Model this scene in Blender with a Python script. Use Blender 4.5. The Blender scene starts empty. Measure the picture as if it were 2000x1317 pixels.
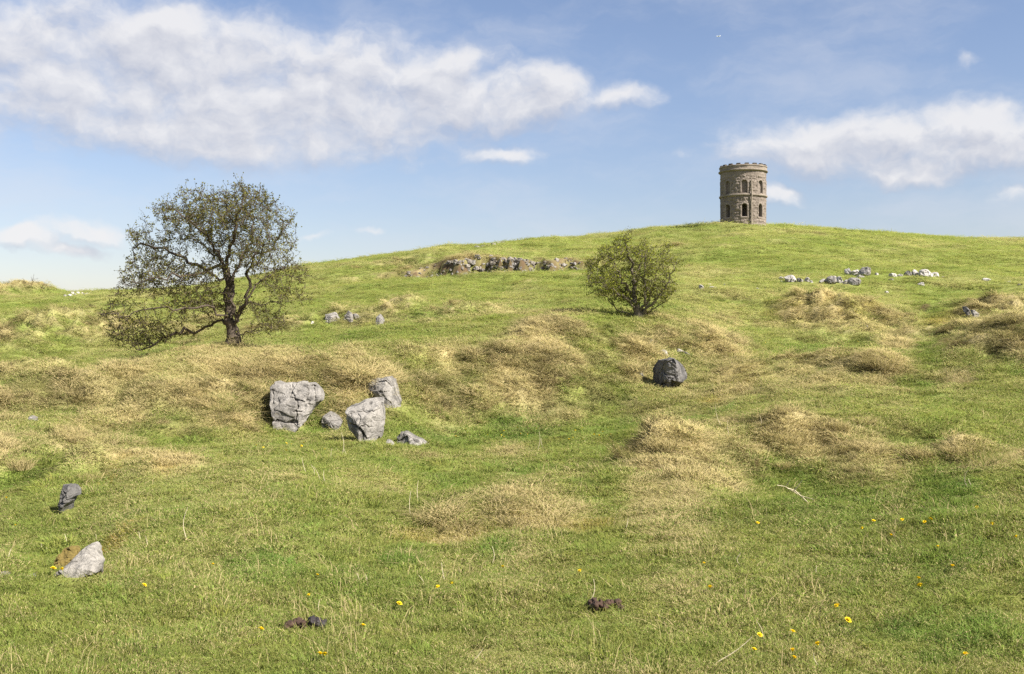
import bpy, math, random
import numpy as np
from mathutils import Vector, Euler

# ------------------------------------------------------------------ camera, sky, sun, exposure
scene = bpy.context.scene
F, CX, CY, EYE = 2144.0, 1000.0, 658.5, 1.6          # focal length and centre of the photograph in its pixels
cam_data = bpy.data.cameras.new("camera")
cam_data.sensor_width = 36.0
cam_data.lens = F / 2000.0 * 36.0
cam_data.clip_start, cam_data.clip_end = 0.1, 30000.0
cam = bpy.data.objects.new("camera", cam_data)
scene.collection.objects.link(cam)
cam.location = (0, 0, EYE)
cam.rotation_euler = (math.radians(90), 0, 0)
scene.camera = cam
scene.cycles.use_denoising = False
scene.cycles.max_bounces = 3
scene.cycles.diffuse_bounces = 2
scene.cycles.transmission_bounces = 2
scene.cycles.transparent_max_bounces = 4
scene.cycles.use_fast_gi = False
scene.cycles.caustics_reflective = False
scene.cycles.caustics_refractive = False

SUN_AZ, SUN_EL = math.radians(58), math.radians(44)    # to the right of the camera's back
sun_dir = Vector((math.sin(SUN_AZ) * math.cos(SUN_EL), -math.cos(SUN_AZ) * math.cos(SUN_EL), math.sin(SUN_EL)))
sl = bpy.data.lights.new("sun", 'SUN')
sl.energy, sl.angle, sl.color = 4.9, math.radians(0.5), (1.0, 0.95, 0.87)
sun = bpy.data.objects.new("sun", sl)
scene.collection.objects.link(sun)
sun.rotation_euler = (-sun_dir).to_track_quat('-Z', 'Y').to_euler()
vs = scene.view_settings
vs.view_transform, vs.look, vs.gamma, vs.use_curve_mapping = 'Standard', 'None', 1.0, False
vs.exposure = 1.15

def NN(t, typ, **kw):
    n = t.nodes.new(typ)
    for k, v in kw.items():
        if k.startswith('i_'):
            n.inputs[k[2:]].default_value = v
        elif k.startswith('n_'):
            n.inputs[int(k[2:])].default_value = v
        else:
            setattr(n, k, v)
    return n

def L(t, a, b):
    t.links.new(a, b)

def math_n(t, op, a, b=None, c=None, clamp=False):
    n = t.nodes.new('ShaderNodeMath'); n.operation = op; n.use_clamp = clamp
    for i, v in enumerate((a, b, c)):
        if v is None: continue
        if isinstance(v, (int, float)): n.inputs[i].default_value = v
        else: t.links.new(v, n.inputs[i])
    return n.outputs[0]

def vmath(t, op, a, b=None, c=None):
    n = t.nodes.new('ShaderNodeVectorMath'); n.operation = op
    for i, v in enumerate((a, b, c)):
        if v is None: continue
        if isinstance(v, (tuple, list)): n.inputs[i].default_value = v
        else: t.links.new(v, n.inputs[i])
    return n

def mixc(t, fac, a, b, blend='MIX'):
    n = t.nodes.new('ShaderNodeMix'); n.data_type = 'RGBA'; n.blend_type = blend
    for s, v in ((n.inputs[0], fac), (n.inputs[6], a), (n.inputs[7], b)):
        if isinstance(v, (int, float)): s.default_value = v
        elif isinstance(v, (tuple, list)): s.default_value = tuple(v) if len(v) == 4 else tuple(v) + (1,)
        else: t.links.new(v, s)
    return n.outputs[2]

def sstep(t, v, a, b):
    n = t.nodes.new('ShaderNodeMapRange'); n.interpolation_type = 'SMOOTHSTEP'; n.clamp = True
    if a > b: a, b, n.inputs[3].default_value, n.inputs[4].default_value = b, a, 1.0, 0.0
    n.inputs[1].default_value, n.inputs[2].default_value = a, b
    t.links.new(v, n.inputs[0])
    return n.outputs[0]

# clouds: soft ellipses (px, row, half width, half height, weight) on the sky's directions
CLOUDS = [(20, 130, 330, 130, 1.0), (330, 130, 290, 125, 1.0), (330, 45, 110, 40, .9), (560, 165, 360, 110, 1.0), (470, 260, 340, 66, 1.0),
          (780, 190, 250, 110, 1.0), (890, 125, 100, 45, .85), (1010, 188, 165, 66, 1.0), (1205, 187, 110, 44, .62),
          (990, 300, 130, 38, .62), (1660, 285, 230, 60, 1.0), (1880, 268, 170, 66, 1.0), (1790, 325, 190, 38, .9), (2080, 270, 190, 70, 1.0),
          (1520, 377, 60, 28, .8), (160, 455, 90, 28, .85), (45, 470, 95, 28, .8), (140, 492, 80, 20, .65),
          (1885, 122, 90, 40, .25), (1990, 380, 80, 44, .45), (1330, 305, 100, 36, .22), (620, 463, 90, 20, .25), (740, 458, 90, 18, .25),
          (-260, 160, 280, 120, 1.0), (2420, 420, 190, 46, .9)]

world = bpy.data.worlds.new("World"); scene.world = world; world.use_nodes = True
wt = world.node_tree; wt.nodes.clear()
SKYK = 0.054
sky = NN(wt, 'ShaderNodeTexSky', sky_type='NISHITA', sun_disc=False)
sky.sun_elevation = SUN_EL
sky.sun_rotation = math.atan2(sun_dir.x, sun_dir.y)
sky.altitude, sky.air_density, sky.dust_density, sky.ozone_density = 400, 1.0, 0.9, 1.3
tc = wt.nodes.new('ShaderNodeTexCoord')
sx = wt.nodes.new('ShaderNodeSeparateXYZ'); L(wt, tc.outputs['Generated'], sx.inputs[0])
az = math_n(wt, 'MULTIPLY', math_n(wt, 'ARCTAN2', sx.outputs[0], sx.outputs[1]), F)
el = math_n(wt, 'MULTIPLY', math_n(wt, 'ARCSINE', sx.outputs[2]), F)
cb = wt.nodes.new('ShaderNodeCombineXYZ'); L(wt, az, cb.inputs[0]); L(wt, el, cb.inputs[1])
p = cb.outputs[0]
tint = mixc(wt, sstep(wt, el, -50, 600), (1.20, 1.06, 1.07, 1), (1.27, 1.18, 1.23, 1))     # a thin white veil over the blue
skyc = mixc(wt, 1.0, sky.outputs[0], tint, 'MULTIPLY')
# the clouds ahead
wn = NN(wt, 'ShaderNodeTexNoise', i_Scale=1 / 130, i_Detail=4.0, i_Roughness=.6); L(wt, p, wn.inputs['Vector'])
wv = vmath(wt, 'SUBTRACT', wn.outputs['Color'], (.5, .5, .5))
pw = vmath(wt, 'MULTIPLY_ADD', wv.outputs[0], (95, 75, 0), p).outputs[0]
pw2 = vmath(wt, 'ADD', pw, (14, 30, 0)).outputs[0]
def cloud_mask(q):
    acc = None
    for px, row, rx, ry, cw in CLOUDS:
        a_ = math.atan((px - CX) / F); e_ = math.atan((CY - row) / F * math.cos(a_))
        e = vmath(wt, 'MULTIPLY_ADD', q, (1 / rx, 1 / ry, 0), (-a_ * F / rx, -e_ * F / ry, 0)).outputs[0]
        d = vmath(wt, 'LENGTH', e).outputs['Value']
        if cw < 1: d = math_n(wt, 'ADD', d, 1 - cw)
        acc = d if acc is None else math_n(wt, 'SMOOTH_MIN', acc, d, .25)
    return math_n(wt, 'MINIMUM', math_n(wt, 'MAXIMUM', math_n(wt, 'SUBTRACT', 1.0, acc), -1.2), .5)
def cloud_dens(q, det):
    n = NN(wt, 'ShaderNodeTexNoise', i_Scale=1 / 110, i_Detail=det, i_Roughness=.58)
    L(wt, vmath(wt, 'MULTIPLY', q, (.9, 1.25, 1)).outputs[0], n.inputs['Vector'])
    return math_n(wt, 'ADD', math_n(wt, 'MULTIPLY', cloud_mask(q), 1.5), math_n(wt, 'MULTIPLY_ADD', n.outputs[0], 2.2, -1.08))
dens, dens2 = cloud_dens(pw, 8.0), cloud_dens(pw2, 4.0)
alpha = math_n(wt, 'MULTIPLY', sstep(wt, dens, -.25, .85), .88)
lit = math_n(wt, 'MULTIPLY_ADD', math_n(wt, 'SUBTRACT', dens, dens2), .95, .55, clamp=True)
ccol = mixc(wt, lit, (4.35, 4.55, 5.35, 1), (7.5, 7.4, 7.45, 1))
vn = NN(wt, 'ShaderNodeTexNoise', i_Scale=1 / 330, i_Detail=6.0, i_Roughness=.6); L(wt, vmath(wt, 'MULTIPLY', pw, (.8, 2.2, 1)).outputs[0], vn.inputs['Vector'])
skyc = mixc(wt, math_n(wt, 'MULTIPLY', sstep(wt, vn.outputs[0], .40, .72), .34), skyc, (6.2, 6.4, 7.0, 1))
bgA = NN(wt, 'ShaderNodeBackground', i_Strength=SKYK); L(wt, mixc(wt, alpha, skyc, ccol), bgA.inputs[0])
# the same kind of fair-weather cloud round the rest of the sky
gn_ = NN(wt, 'ShaderNodeTexNoise', i_Scale=2.6, i_Detail=4.0); L(wt, vmath(wt, 'MULTIPLY', tc.outputs['Generated'], (1, 1, 2.2)).outputs[0], gn_.inputs['Vector'])
ga = math_n(wt, 'MULTIPLY', sstep(wt, gn_.outputs[0], .50, .66), .85)
bgB = NN(wt, 'ShaderNodeBackground', i_Strength=SKYK); L(wt, mixc(wt, ga, skyc, (6.2, 6.3, 6.8, 1)), bgB.inputs[0])
ahead = math_n(wt, 'MULTIPLY', sstep(wt, math_n(wt, 'ABSOLUTE', az), 1330, 1130), sstep(wt, el, 1000, 790))
ms = wt.nodes.new('ShaderNodeMixShader'); L(wt, ahead, ms.inputs[0]); L(wt, bgB.outputs[0], ms.inputs[1]); L(wt, bgA.outputs[0], ms.inputs[2])
wo = wt.nodes.new('ShaderNodeOutputWorld'); L(wt, ms.outputs[0], wo.inputs[0])
world.cycles.sample_map_resolution = 512

# ------------------------------------------------------------------ helpers
random.seed(7)
rng = np.random.default_rng(7)

def hash3(ix, iy, iz, seed):
    h = (ix.astype(np.int64) * 374761393 + iy.astype(np.int64) * 668265263 + iz.astype(np.int64) * 1440662683 + seed * 97531) & 0xffffffff
    h = ((h ^ (h >> 13)) * 1274126177) & 0xffffffff
    h = ((h ^ (h >> 16)) * 2246822519) & 0xffffffff
    return ((h ^ (h >> 15)) & 0xffff) / 65535.0

def noise2(x, y, seed=0):
    x = np.asarray(x, float); y = np.asarray(y, float)
    ix, iy = np.floor(x), np.floor(y); fx, fy = x - ix, y - iy
    fx = fx * fx * fx * (fx * (fx * 6 - 15) + 10); fy = fy * fy * fy * (fy * (fy * 6 - 15) + 10)
    z = np.zeros_like(ix)
    a, b = hash3(ix, iy, z, seed), hash3(ix + 1, iy, z, seed)
    c, d = hash3(ix, iy + 1, z, seed), hash3(ix + 1, iy + 1, z, seed)
    return (a + (b - a) * fx) * (1 - fy) + (c + (d - c) * fx) * fy - .5

def fbm2(x, y, seed=0, octv=4, g=.5):
    s, a, k = 0, 1, 0
    for o in range(octv):
        s = s + a * noise2(x * 2.03 ** o + 17.3 * o, y * 2.03 ** o - 9.1 * o, seed + o); a *= g
    return s * 1.4

def noise3(p, seed=0):
    i = np.floor(p); f = p - i; f = f * f * (3 - 2 * f); r = 0
    for dx in (0, 1):
        for dy in (0, 1):
            for dz in (0, 1):
                w = (f[:, 0] if dx else 1 - f[:, 0]) * (f[:, 1] if dy else 1 - f[:, 1]) * (f[:, 2] if dz else 1 - f[:, 2])
                r = r + w * hash3(i[:, 0] + dx, i[:, 1] + dy, i[:, 2] + dz, seed)
    return r - .5

def fbm3(p, seed=0, octv=4, g=.5):
    s, a = 0, 1
    for o in range(octv):
        s = s + a * noise3(p * 2.03 ** o + 13.7 * o, seed + o); a *= g
    return s * 1.4

def smooth(a, b, v):
    t = np.clip((v - a) / (b - a), 0, 1)
    return t * t * (3 - 2 * t)

def mesh_np(name, verts, faces, smooth_shade=False, attrs=None):
    """verts (N,3); faces (M,k) array or list of such arrays."""
    me = bpy.data.meshes.new(name)
    if not isinstance(faces, list): faces = [faces]
    faces = [np.asarray(f, np.int32) for f in faces if len(f)]
    verts = np.asarray(verts, np.float32)
    me.vertices.add(len(verts)); me.vertices.foreach_set('co', verts.ravel())
    nl = sum(f.size for f in faces); npoly = sum(len(f) for f in faces)
    if npoly:
        me.loops.add(nl); me.loops.foreach_set('vertex_index', np.concatenate([f.ravel() for f in faces]))
        tot = np.concatenate([np.full(len(f), f.shape[1], np.int32) for f in faces])
        st = np.concatenate([[0], np.cumsum(tot)[:-1]]).astype(np.int32)
        me.polygons.add(npoly); me.polygons.foreach_set('loop_start', st); me.polygons.foreach_set('loop_total', tot)
        me.polygons.foreach_set('use_smooth', np.full(npoly, smooth_shade))
    for k, v in (attrs or {}).items():
        v = np.asarray(v, np.float32)
        if v.ndim == 1:
            at = me.attributes.new(k, 'FLOAT', 'POINT'); at.data.foreach_set('value', v)
        else:
            if v.shape[1] == 3: v = np.c_[v, np.ones(len(v), np.float32)]
            at = me.attributes.new(k, 'FLOAT_COLOR', 'POINT'); at.data.foreach_set('color', v.ravel())
    me.update(calc_edges=True)
    return me

def link(name, data, mat=None, parent=None, loc=None, label=None, cat=None, group=None, kind=None):
    o = bpy.data.objects.new(name, data)
    scene.collection.objects.link(o)
    if mat is not None and data is not None and len(data.materials) == 0: data.materials.append(mat)
    if parent is not None: o.parent = parent
    if loc is not None: o.location = loc
    if label: o['label'] = label
    if cat: o['category'] = cat
    if group: o['group'] = group
    if kind: o['kind'] = kind
    return o

class MB:
    """collects pieces of one mesh"""
    def __init__(s): s.v, s.f, s.n, s.a = [], [], 0, []
    def add(s, v, f, a=None):
        v = np.asarray(v, float)
        for q in (f if isinstance(f, list) else [f]): s.f.append(np.asarray(q) + s.n)
        s.v.append(v); s.n += len(v)
        s.a.append(np.full(len(v), 0.0 if a is None else a) if np.isscalar(a) or a is None else np.asarray(a))
    def mesh(s, name, sm=False):
        f3 = [q for q in s.f if q.shape[1] == 3]; f4 = [q for q in s.f if q.shape[1] == 4]
        fl = ([np.concatenate(f3)] if f3 else []) + ([np.concatenate(f4)] if f4 else [])
        return mesh_np(name, np.concatenate(s.v), fl, sm, {'rnd': np.concatenate(s.a)})

def frusta(P0, P1, R0, R1, n):
    """open tapered tubes, one for each row"""
    P0, P1 = np.asarray(P0, float), np.asarray(P1, float); m = len(P0)
    d = P1 - P0; d = d / np.maximum(np.linalg.norm(d, axis=1, keepdims=True), 1e-9)
    up = np.where(np.abs(d[:, 2:3]) > .8, np.array([[1., 0, 0]]), np.array([[0, 0, 1.]]))
    a = np.cross(d, up); a /= np.linalg.norm(a, axis=1, keepdims=True); b = np.cross(d, a)
    th = np.arange(n) / n * 2 * np.pi
    ring = a[:, None, :] * np.cos(th)[None, :, None] + b[:, None, :] * np.sin(th)[None, :, None]
    v0 = P0[:, None, :] + ring * np.asarray(R0)[:, None, None]; v1 = P1[:, None, :] + ring * np.asarray(R1)[:, None, None]
    v = np.concatenate([v0, v1], axis=1).reshape(-1, 3)
    k = np.arange(n); q = np.stack([k, (k + 1) % n, (k + 1) % n + n, k + n], 1)
    f = (q[None] + (np.arange(m) * 2 * n)[:, None, None]).reshape(-1, 4)
    return v, f

# ------------------------------------------------------------------ terrain
# for some columns of the photograph: depth in metres and the row at which the ground there is seen
FARS = {0: [(75, 605), (100, 584), (112, 578), (131, 592), (150, 612), (180, 640)], 150: [(78, 600), (100, 581), (112, 575), (131, 588), (150, 610), (180, 640)],
        300: [(70, 618), (82, 595), (100, 577), (115, 569), (131, 578), (150, 600), (180, 630)], 450: [(68, 605), (82, 580), (100, 558), (115, 548), (131, 552), (150, 575), (180, 610)],
        600: [(68, 588), (82, 562), (100, 531), (115, 517), (131, 524), (150, 545), (180, 585)], 750: [(68, 583), (82, 555), (100, 526), (115, 505), (131, 500), (150, 518), (180, 560)],
        900: [(68, 576), (82, 551), (100, 522), (115, 496), (131, 483), (150, 494), (180, 535)], 1050: [(68, 568), (82, 541), (100, 512), (115, 487), (131, 470), (150, 474), (180, 510)],
        1200: [(68, 560), (82, 532), (100, 500), (115, 475), (131, 457), (150, 456), (180, 490)], 1350: [(68, 565), (82, 530), (100, 492), (115, 465), (131, 446), (150, 447), (180, 480)],
        1500: [(68, 570), (82, 530), (100, 487), (115, 458), (131, 436), (150, 446), (180, 480)], 1650: [(68, 570), (82, 532), (100, 492), (115, 466), (131, 450), (150, 456), (180, 490)],
        1800: [(68, 570), (82, 536), (100, 500), (115, 478), (131, 462), (150, 468), (180, 500)], 2000: [(68, 574), (82, 541), (100, 510), (115, 486), (131, 470), (150, 476), (180, 505)]}
NEARS = {
 0: [(7, 1146), (8, 1130), (9.2, 1128), (11, 1060), (13.5, 990), (15, 962), (15.7, 905), (18, 884), (20.5, 842), (22.5, 812), (24.6, 752), (25.6, 736), (29, 762), (36, 762), (43, 735), (50, 692), (56, 660), (58.5, 634), (62, 622)],
 150: [(7, 1150), (8.3, 1130), (9.5, 1118), (12, 1012), (13.5, 985), (15, 958), (16, 915), (18.5, 892), (21, 858), (22.8, 815), (24.8, 740), (25.8, 722), (29, 748), (36, 746), (44, 715), (52, 680), (56, 662), (58.5, 632), (62, 615)],
 300: [(7, 1155), (9, 1075), (11, 1012), (13, 970), (14.6, 948), (15.4, 912), (16.4, 886), (18.6, 912), (21.5, 880), (22.8, 838), (25, 735), (26, 712), (30, 706), (36, 700), (44, 697), (50, 690), (56, 655)],
 450: [(7, 1158), (9, 1070), (11, 1005), (13.5, 955), (16, 915), (19, 890), (21.5, 880), (23, 852), (25.3, 735), (26.5, 705), (30, 692), (38, 679), (44, 677), (50, 670), (56, 648)],
 600: [(7, 1160), (9, 1064), (11, 1000), (13.5, 950), (16, 914), (19, 895), (22, 882), (24, 864), (26.6, 745), (28, 705), (31, 684), (38, 670), (46, 658), (52, 648), (54, 622), (58, 606)],
 750: [(7, 1155), (9, 1062), (11, 1008), (12.5, 988), (14.2, 992), (16, 935), (18, 907), (21, 883), (24, 864), (25, 846), (27.4, 725), (29, 690), (33, 670), (40, 655), (50, 640), (53, 633), (55, 602), (58, 596)],
 900: [(7, 1150), (9, 1055), (10.2, 1032), (11.5, 992), (12.3, 972), (14.8, 1018), (17.5, 945), (20, 898), (23, 868), (26, 842), (27, 818), (30, 690), (31.5, 660), (36, 644), (44, 632), (50, 624), (52, 605), (56, 598)],
 1050: [(7, 1147), (9, 1050), (10.5, 1010), (12, 960), (13, 938), (15.5, 985), (18, 928), (21, 880), (24, 854), (26.5, 832), (27.5, 812), (30.5, 670), (32.5, 640), (38, 628), (46, 621), (56, 600)],
 1200: [(7, 1145), (9, 1044), (11, 995), (12.5, 955), (14, 915), (15, 898), (17.5, 936), (20, 892), (23, 852), (26, 824), (28, 800), (30.5, 730), (33, 655), (35, 626), (42, 616), (48, 612), (56, 588)],
 1350: [(7, 1140), (9, 1040), (11, 990), (12.5, 968), (14, 910), (15.2, 862), (16.3, 850), (18.5, 884), (22, 842), (26, 797), (29, 764), (30.5, 742), (32.5, 700), (34, 652), (36, 632), (42, 644), (48, 630), (56, 598)],
 1500: [(7, 1135), (9, 1036), (10.8, 988), (12.5, 1034), (13.5, 1005), (14.5, 945), (16.2, 850), (17.2, 823), (20, 818), (24, 787), (28, 757), (31, 728), (35, 706), (40, 693), (47, 672), (53, 645), (56, 612), (60, 592)],
 1650: [(7, 1132), (9, 1032), (10.8, 980), (12.5, 1030), (13.5, 1000), (14.5, 940), (16.2, 845), (17.2, 816), (20, 802), (24, 774), (28, 750), (29.5, 720), (31, 696), (35, 714), (40, 698), (48, 668), (53, 645), (55, 608), (58, 588)],
 1800: [(7, 1130), (9, 1026), (10.8, 958), (12.5, 1008), (13.8, 975), (15, 915), (16.8, 850), (18, 823), (21, 797), (25, 767), (27, 750), (29, 704), (30.5, 682), (34, 704), (40, 700), (48, 666), (53, 640), (56, 608), (60, 592)],
 2000: [(7, 1120), (9, 1010), (10.8, 920), (13, 910), (16, 880), (19, 834), (22, 792), (25, 762), (26.5, 744), (29, 655), (31, 614), (36, 634), (44, 632), (50, 620), (53, 600), (58, 588)]}
GU, GL = np.linspace(-500, 2600, 311), np.linspace(math.log(1), math.log(180), 640)
cols, prof = [], []
for c in sorted(NEARS):
    pr = [(d, CY + EYE * F / d) for d in (1, 1.7, 3, 5.2)] + NEARS[c] + FARS[c]
    prof.append(np.interp(GL, np.log([q[0] for q in pr]), [(CY - q[1]) / F for q in pr])); cols.append(c)   # slope of the line of sight
tmp = np.array(prof)
GRID = np.array([np.interp(GU, cols, tmp[:, k]) for k in range(len(GL))]).T
def blur(a, s, ax):
    r = int(3 * s); w = np.exp(-.5 * (np.arange(-r, r + 1) / s) ** 2); w /= w.sum()
    pad = [(0, 0), (0, 0)]; pad[ax] = (r, r); b = np.pad(a, pad, mode='edge')
    return np.apply_along_axis(lambda v: np.convolve(v, w, 'valid'), ax, b)
g2 = blur(blur(GRID, 4.0, 0), 1.6, 1)
mixw = smooth(math.log(3), math.log(6), GL)[None, :]
GRID = GRID * (1 - mixw) + g2 * mixw

def bilin(u, l):
    a = np.clip((u - GU[0]) / (GU[1] - GU[0]), 0, len(GU) - 1.001); b = np.clip((l - GL[0]) / (GL[1] - GL[0]), 0, len(GL) - 1.001)
    i, j = a.astype(int), b.astype(int); fa, fb = a - i, b - j
    return (GRID[i, j] * (1 - fb) + GRID[i, j + 1] * fb) * (1 - fa) + (GRID[i + 1, j] * (1 - fb) + GRID[i + 1, j + 1] * fb) * fa

ROUGH = []      # world ellipses of tussocky ground: (x, y, ax, ay, weight)
MOUNDS = []     # (x, y, ax, ay, height)
def ell(x, y, e):
    return np.exp(-(((x - e[0]) / e[2]) ** 2 + ((y - e[1]) / e[3]) ** 2))

def ledge_line(x, y):
    """height and depth of the old quarry ledge"""
    s = F * x / np.maximum(y, 1) + CX
    hh = np.interp(s, [640, 760, 820, 880, 960, 1040, 1075, 1110, 1150, 1200], [0, .40, .6, 1.0, 1.2, .9, .65, .65, .45, 0])
    return hh, 92 + 1.5 * np.sin(s / 60.) + 2.0 * fbm2(s / 30., s * 0, 5, 3) + .9 * fbm2(s / 6., y / 1.3, 7, 3)
def H(x, y):
    x = np.asarray(x, float); y = np.asarray(y, float)
    yc = np.clip(y, 1.0, 180)
    u = CX + F * x / yc
    z = EYE + bilin(u, np.log(yc)) * yc
    z = np.where(y < 5.2, np.where(y < 3, 0, z), z)
    far = smooth(175, 520, y); z = z * (1 - far) + far * (-2.0)
    # old quarry ledge high on the slope
    hh, yl = ledge_line(x, y)
    z = z + hh * smooth(0, 1.5, y - yl) * (1 - smooth(6, 34, y - yl)) - .25 * hh * smooth(-7, 0, y - yl) * (1 - smooth(0, 1, y - yl))
    near = smooth(4.5, 9, y)
    z = z + near * ((.16 + .12 * smooth(14, 24, y)) * fbm2(x / 4.2, y / 4.2, 11, 3) + .06 * fbm2(x / .9, y / .9, 21, 3)) + smooth(45, 75, y) * .5 * fbm2(x / 13, y / 13, 31, 4)
    r = np.zeros_like(z)
    for e in ROUGH: r = np.maximum(r, e[4] * ell(x, y, e))
    z = z + r * near * (1 + .4 * smooth(30, 60, y)) * (.34 * np.abs(fbm2(x / 1.3, y / 1.5, 41, 3)) + .26 * fbm2(x / .7, y / .75, 51, 3))
    for m in MOUNDS: z = z + m[4] * ell(x, y, m)
    return z

YS = np.exp(np.linspace(math.log(4), math.log(178), 2600))
_cache = {}
def pick(px, row, key=True):
    """the depth at which a sight line to a spot of the photograph meets the ground"""
    k = round(px)
    if k not in _cache:
        x = (px - CX) / F * YS
        _cache[k] = CY - (H(x, YS) - EYE) / YS * F
    rr = _cache[k]
    hit = np.nonzero(rr <= row)[0]
    return float(YS[hit[0]]) if len(hit) else float(YS[np.argmin(rr)])
def spot(px, row):
    y = pick(px, row); x = (px - CX) / F * y
    return np.array([x, y, float(H(np.array([x]), np.array([y]))[0])])
def wellipse(px, row, rx, ry, w):
    y = pick(px, row); y1, y0 = pick(px, row - ry), pick(px, row + ry)
    ay = min(max(.5 * (y1 - y0), .03 * y), .16 * y)
    return ((px - CX) / F * y, y, max(rx * y / F, .05), ay, w)

rough_px = [(150, 770, 260, 50, 1), (430, 775, 150, 50, 1), (30, 720, 150, 25, .7), (620, 720, 90, 25, .8), (120, 640, 150, 30, 1.4), (330, 650, 120, 25, .8),
            (1000, 750, 220, 75, 1), (1080, 655, 170, 35, .8), (860, 705, 90, 30, .8), (1380, 655, 110, 40, .8), (1620, 605, 90, 35, 1.2), (1900, 645, 130, 35, 1.0),
            (1960, 690, 70, 40, 1), (1720, 715, 60, 22, .8), (1560, 715, 130, 22, .6), (1480, 755, 130, 22, .5), (1310, 895, 110, 50, .9), (1570, 870, 110, 50, 1.1),
            (1700, 850, 90, 35, .8), (1840, 885, 80, 35, .9), (930, 1010, 140, 30, .35), (60, 880, 110, 50, 1.1), (170, 930, 50, 30, .8), (900, 610, 110, 12, 1.0),
            (760, 605, 60, 14, 1.2), (650, 620, 90, 18, 1), (1950, 600, 90, 16, 1.2), (820, 515, 80, 14, 1.0), (30, 570, 70, 16, 1.5)]
ROUGH_W = [wellipse(*e) for e in rough_px]
mound_px = [(340, 915, 90, 25, .10), (1290, 880, 110, 22, .12), (1570, 850, 110, 26, .10), (1720, 712, 60, 14, .20), (1700, 835, 90, 18, .08), (930, 985, 130, 22, .08),
            (1640, 600, 80, 16, .4), (1960, 640, 60, 25, .35), (40, 575, 45, 12, 1.15), (150, 578, 30, 8, .25), (600, 520, 16, 6, .35), (1285, 452, 40, 8, .35),
            (110, 635, 70, 14, .4), (160, 920, 35, 16, .18), (1380, 640, 60, 20, .25), (30, 925, 40, 10, -.22), (1795, 604, 18, 6, -.25), (130, 1085, 30, 14, .13),
            (1430, 445, 60, 8, .35), (1100, 640, 70, 14, .3), (800, 602, 50, 6, .25), (20, 1115, 30, 10, .08)]
MOUNDS_W = [wellipse(*m) for m in mound_px]
ROUGH, MOUNDS = ROUGH_W, MOUNDS_W
_cache.clear()

# vegetation: world ellipses of straw, lush grass, ochre moss, bare earth with painted hollow shade
straw_px = [(150, 755, 280, 42, .85), (420, 765, 140, 45, .75), (620, 722, 90, 22, .7), (560, 686, 190, 10, .8), (160, 640, 160, 26, .75), (330, 655, 120, 22, .6),
            (1000, 750, 210, 70, .85), (1080, 650, 170, 34, .9), (860, 700, 90, 28, .7), (1385, 650, 105, 32, .95), (1620, 602, 95, 32, .6), (1910, 640, 120, 28, .9),
            (1965, 690, 50, 34, .6), (1725, 712, 50, 18, 1), (1560, 705, 120, 18, .55), (1500, 745, 130, 22, .6), (1300, 890, 100, 45, .8), (1560, 865, 90, 50, .9),
            (1690, 845, 90, 28, .8), (1840, 880, 80, 28, .5), (930, 1010, 160, 32, .9), (1010, 968, 130, 26, .9), (1180, 945, 130, 42, .75), (330, 915, 95, 30, .9),
            (170, 928, 40, 20, .8), (60, 850, 140, 40, .7), (900, 608, 120, 12, .8), (770, 600, 60, 10, .9), (650, 618, 90, 14, .6), (1950, 598, 90, 14, .8),
            (800, 515, 90, 12, .6), (35, 568, 60, 12, .9), (280, 850, 150, 25, .45), (880, 885, 90, 12, .6), (1540, 880, 60, 40, .7), (760, 950, 130, 26, .5),
            (60, 700, 60, 14, .5), (1850, 990, 60, 10, .3), (1000, 1080, 300, 25, .25), (1250, 1130, 60, 20, .3), (720, 1290, 160, 20, .35), (1230, 1290, 140, 25, .3)]
lush_px = [(1000, 850, 230, 26, .8), (1600, 680, 200, 18, .7), (820, 1075, 70, 14, 1), (560, 1095, 70, 12, .8), (1850, 1225, 110, 34, .9), (320, 690, 110, 10, .8),
           (1985, 722, 40, 22, 1), (1650, 970, 200, 22, .7), (650, 660, 90, 10, .7), (1000, 600, 160, 8, .5), (240, 610, 90, 8, .6), (330, 1010, 140, 30, .4), (980, 920, 160, 20, .6),
           (700, 1130, 180, 25, .5), (100, 1180, 140, 30, .45), (1300, 980, 80, 14, .5), (1180, 585, 70, 8, .6), (1780, 1100, 200, 25, .4), (350, 835, 60, 15, .4), (1450, 1080, 120, 18, .4), (1150, 838, 130, 14, .8), (1260, 812, 90, 12, .8), (1390, 785, 90, 10, .7), (1440, 715, 60, 8, .6), (1540, 690, 80, 8, .7), (760, 900, 150, 10, .5)]
ochre_px = [(340, 910, 60, 22, .8), (1000, 995, 100, 22, .85), (130, 1088, 26, 16, 1), (40, 1118, 30, 8, 1), (38, 825, 14, 7, 1), (1310, 752, 60, 8, .6), (640, 850, 70, 14, .35),
            (1500, 705, 100, 12, .5), (1720, 600, 60, 14, .4), (880, 1025, 120, 16, .5), (200, 1095, 10, 10, .9), (1960, 660, 40, 20, .4), (150, 962, 14, 6, .9)]
earth_shade_px = [(1812, 745, 16, 7, 1), (1790, 597, 22, 5, 1), (25, 925, 34, 10, .7), (880, 1035, 18, 6, .7), (1795, 895, 20, 10, .6),  # the ellipse at the left edge paints shade under overhanging tufts
             (115, 975, 12, 10, .7), (1250, 890, 12, 8, .5), (820, 606, 50, 4, .5)]  # leading ellipse: shadow by the narrow left block, painted into the ground colour
STRAW, LUSH, OCHRE, EARTH_SHADE = ([wellipse(*e) for e in lst] for lst in (straw_px, lush_px, ochre_px, earth_shade_px))
ROUGH_V = [(e[0], e[1], e[2] * 1.1, e[3] * 1.1, e[4]) for e in ROUGH_W]

def field(lst, x, y):
    r = np.zeros_like(x)
    for e in lst:
        r = np.maximum(r, e[4] * np.exp(-((((x - e[0]) / e[2]) ** 2 + ((y - e[1]) / e[3]) ** 2)) ** 1.5))
    return r

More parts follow.
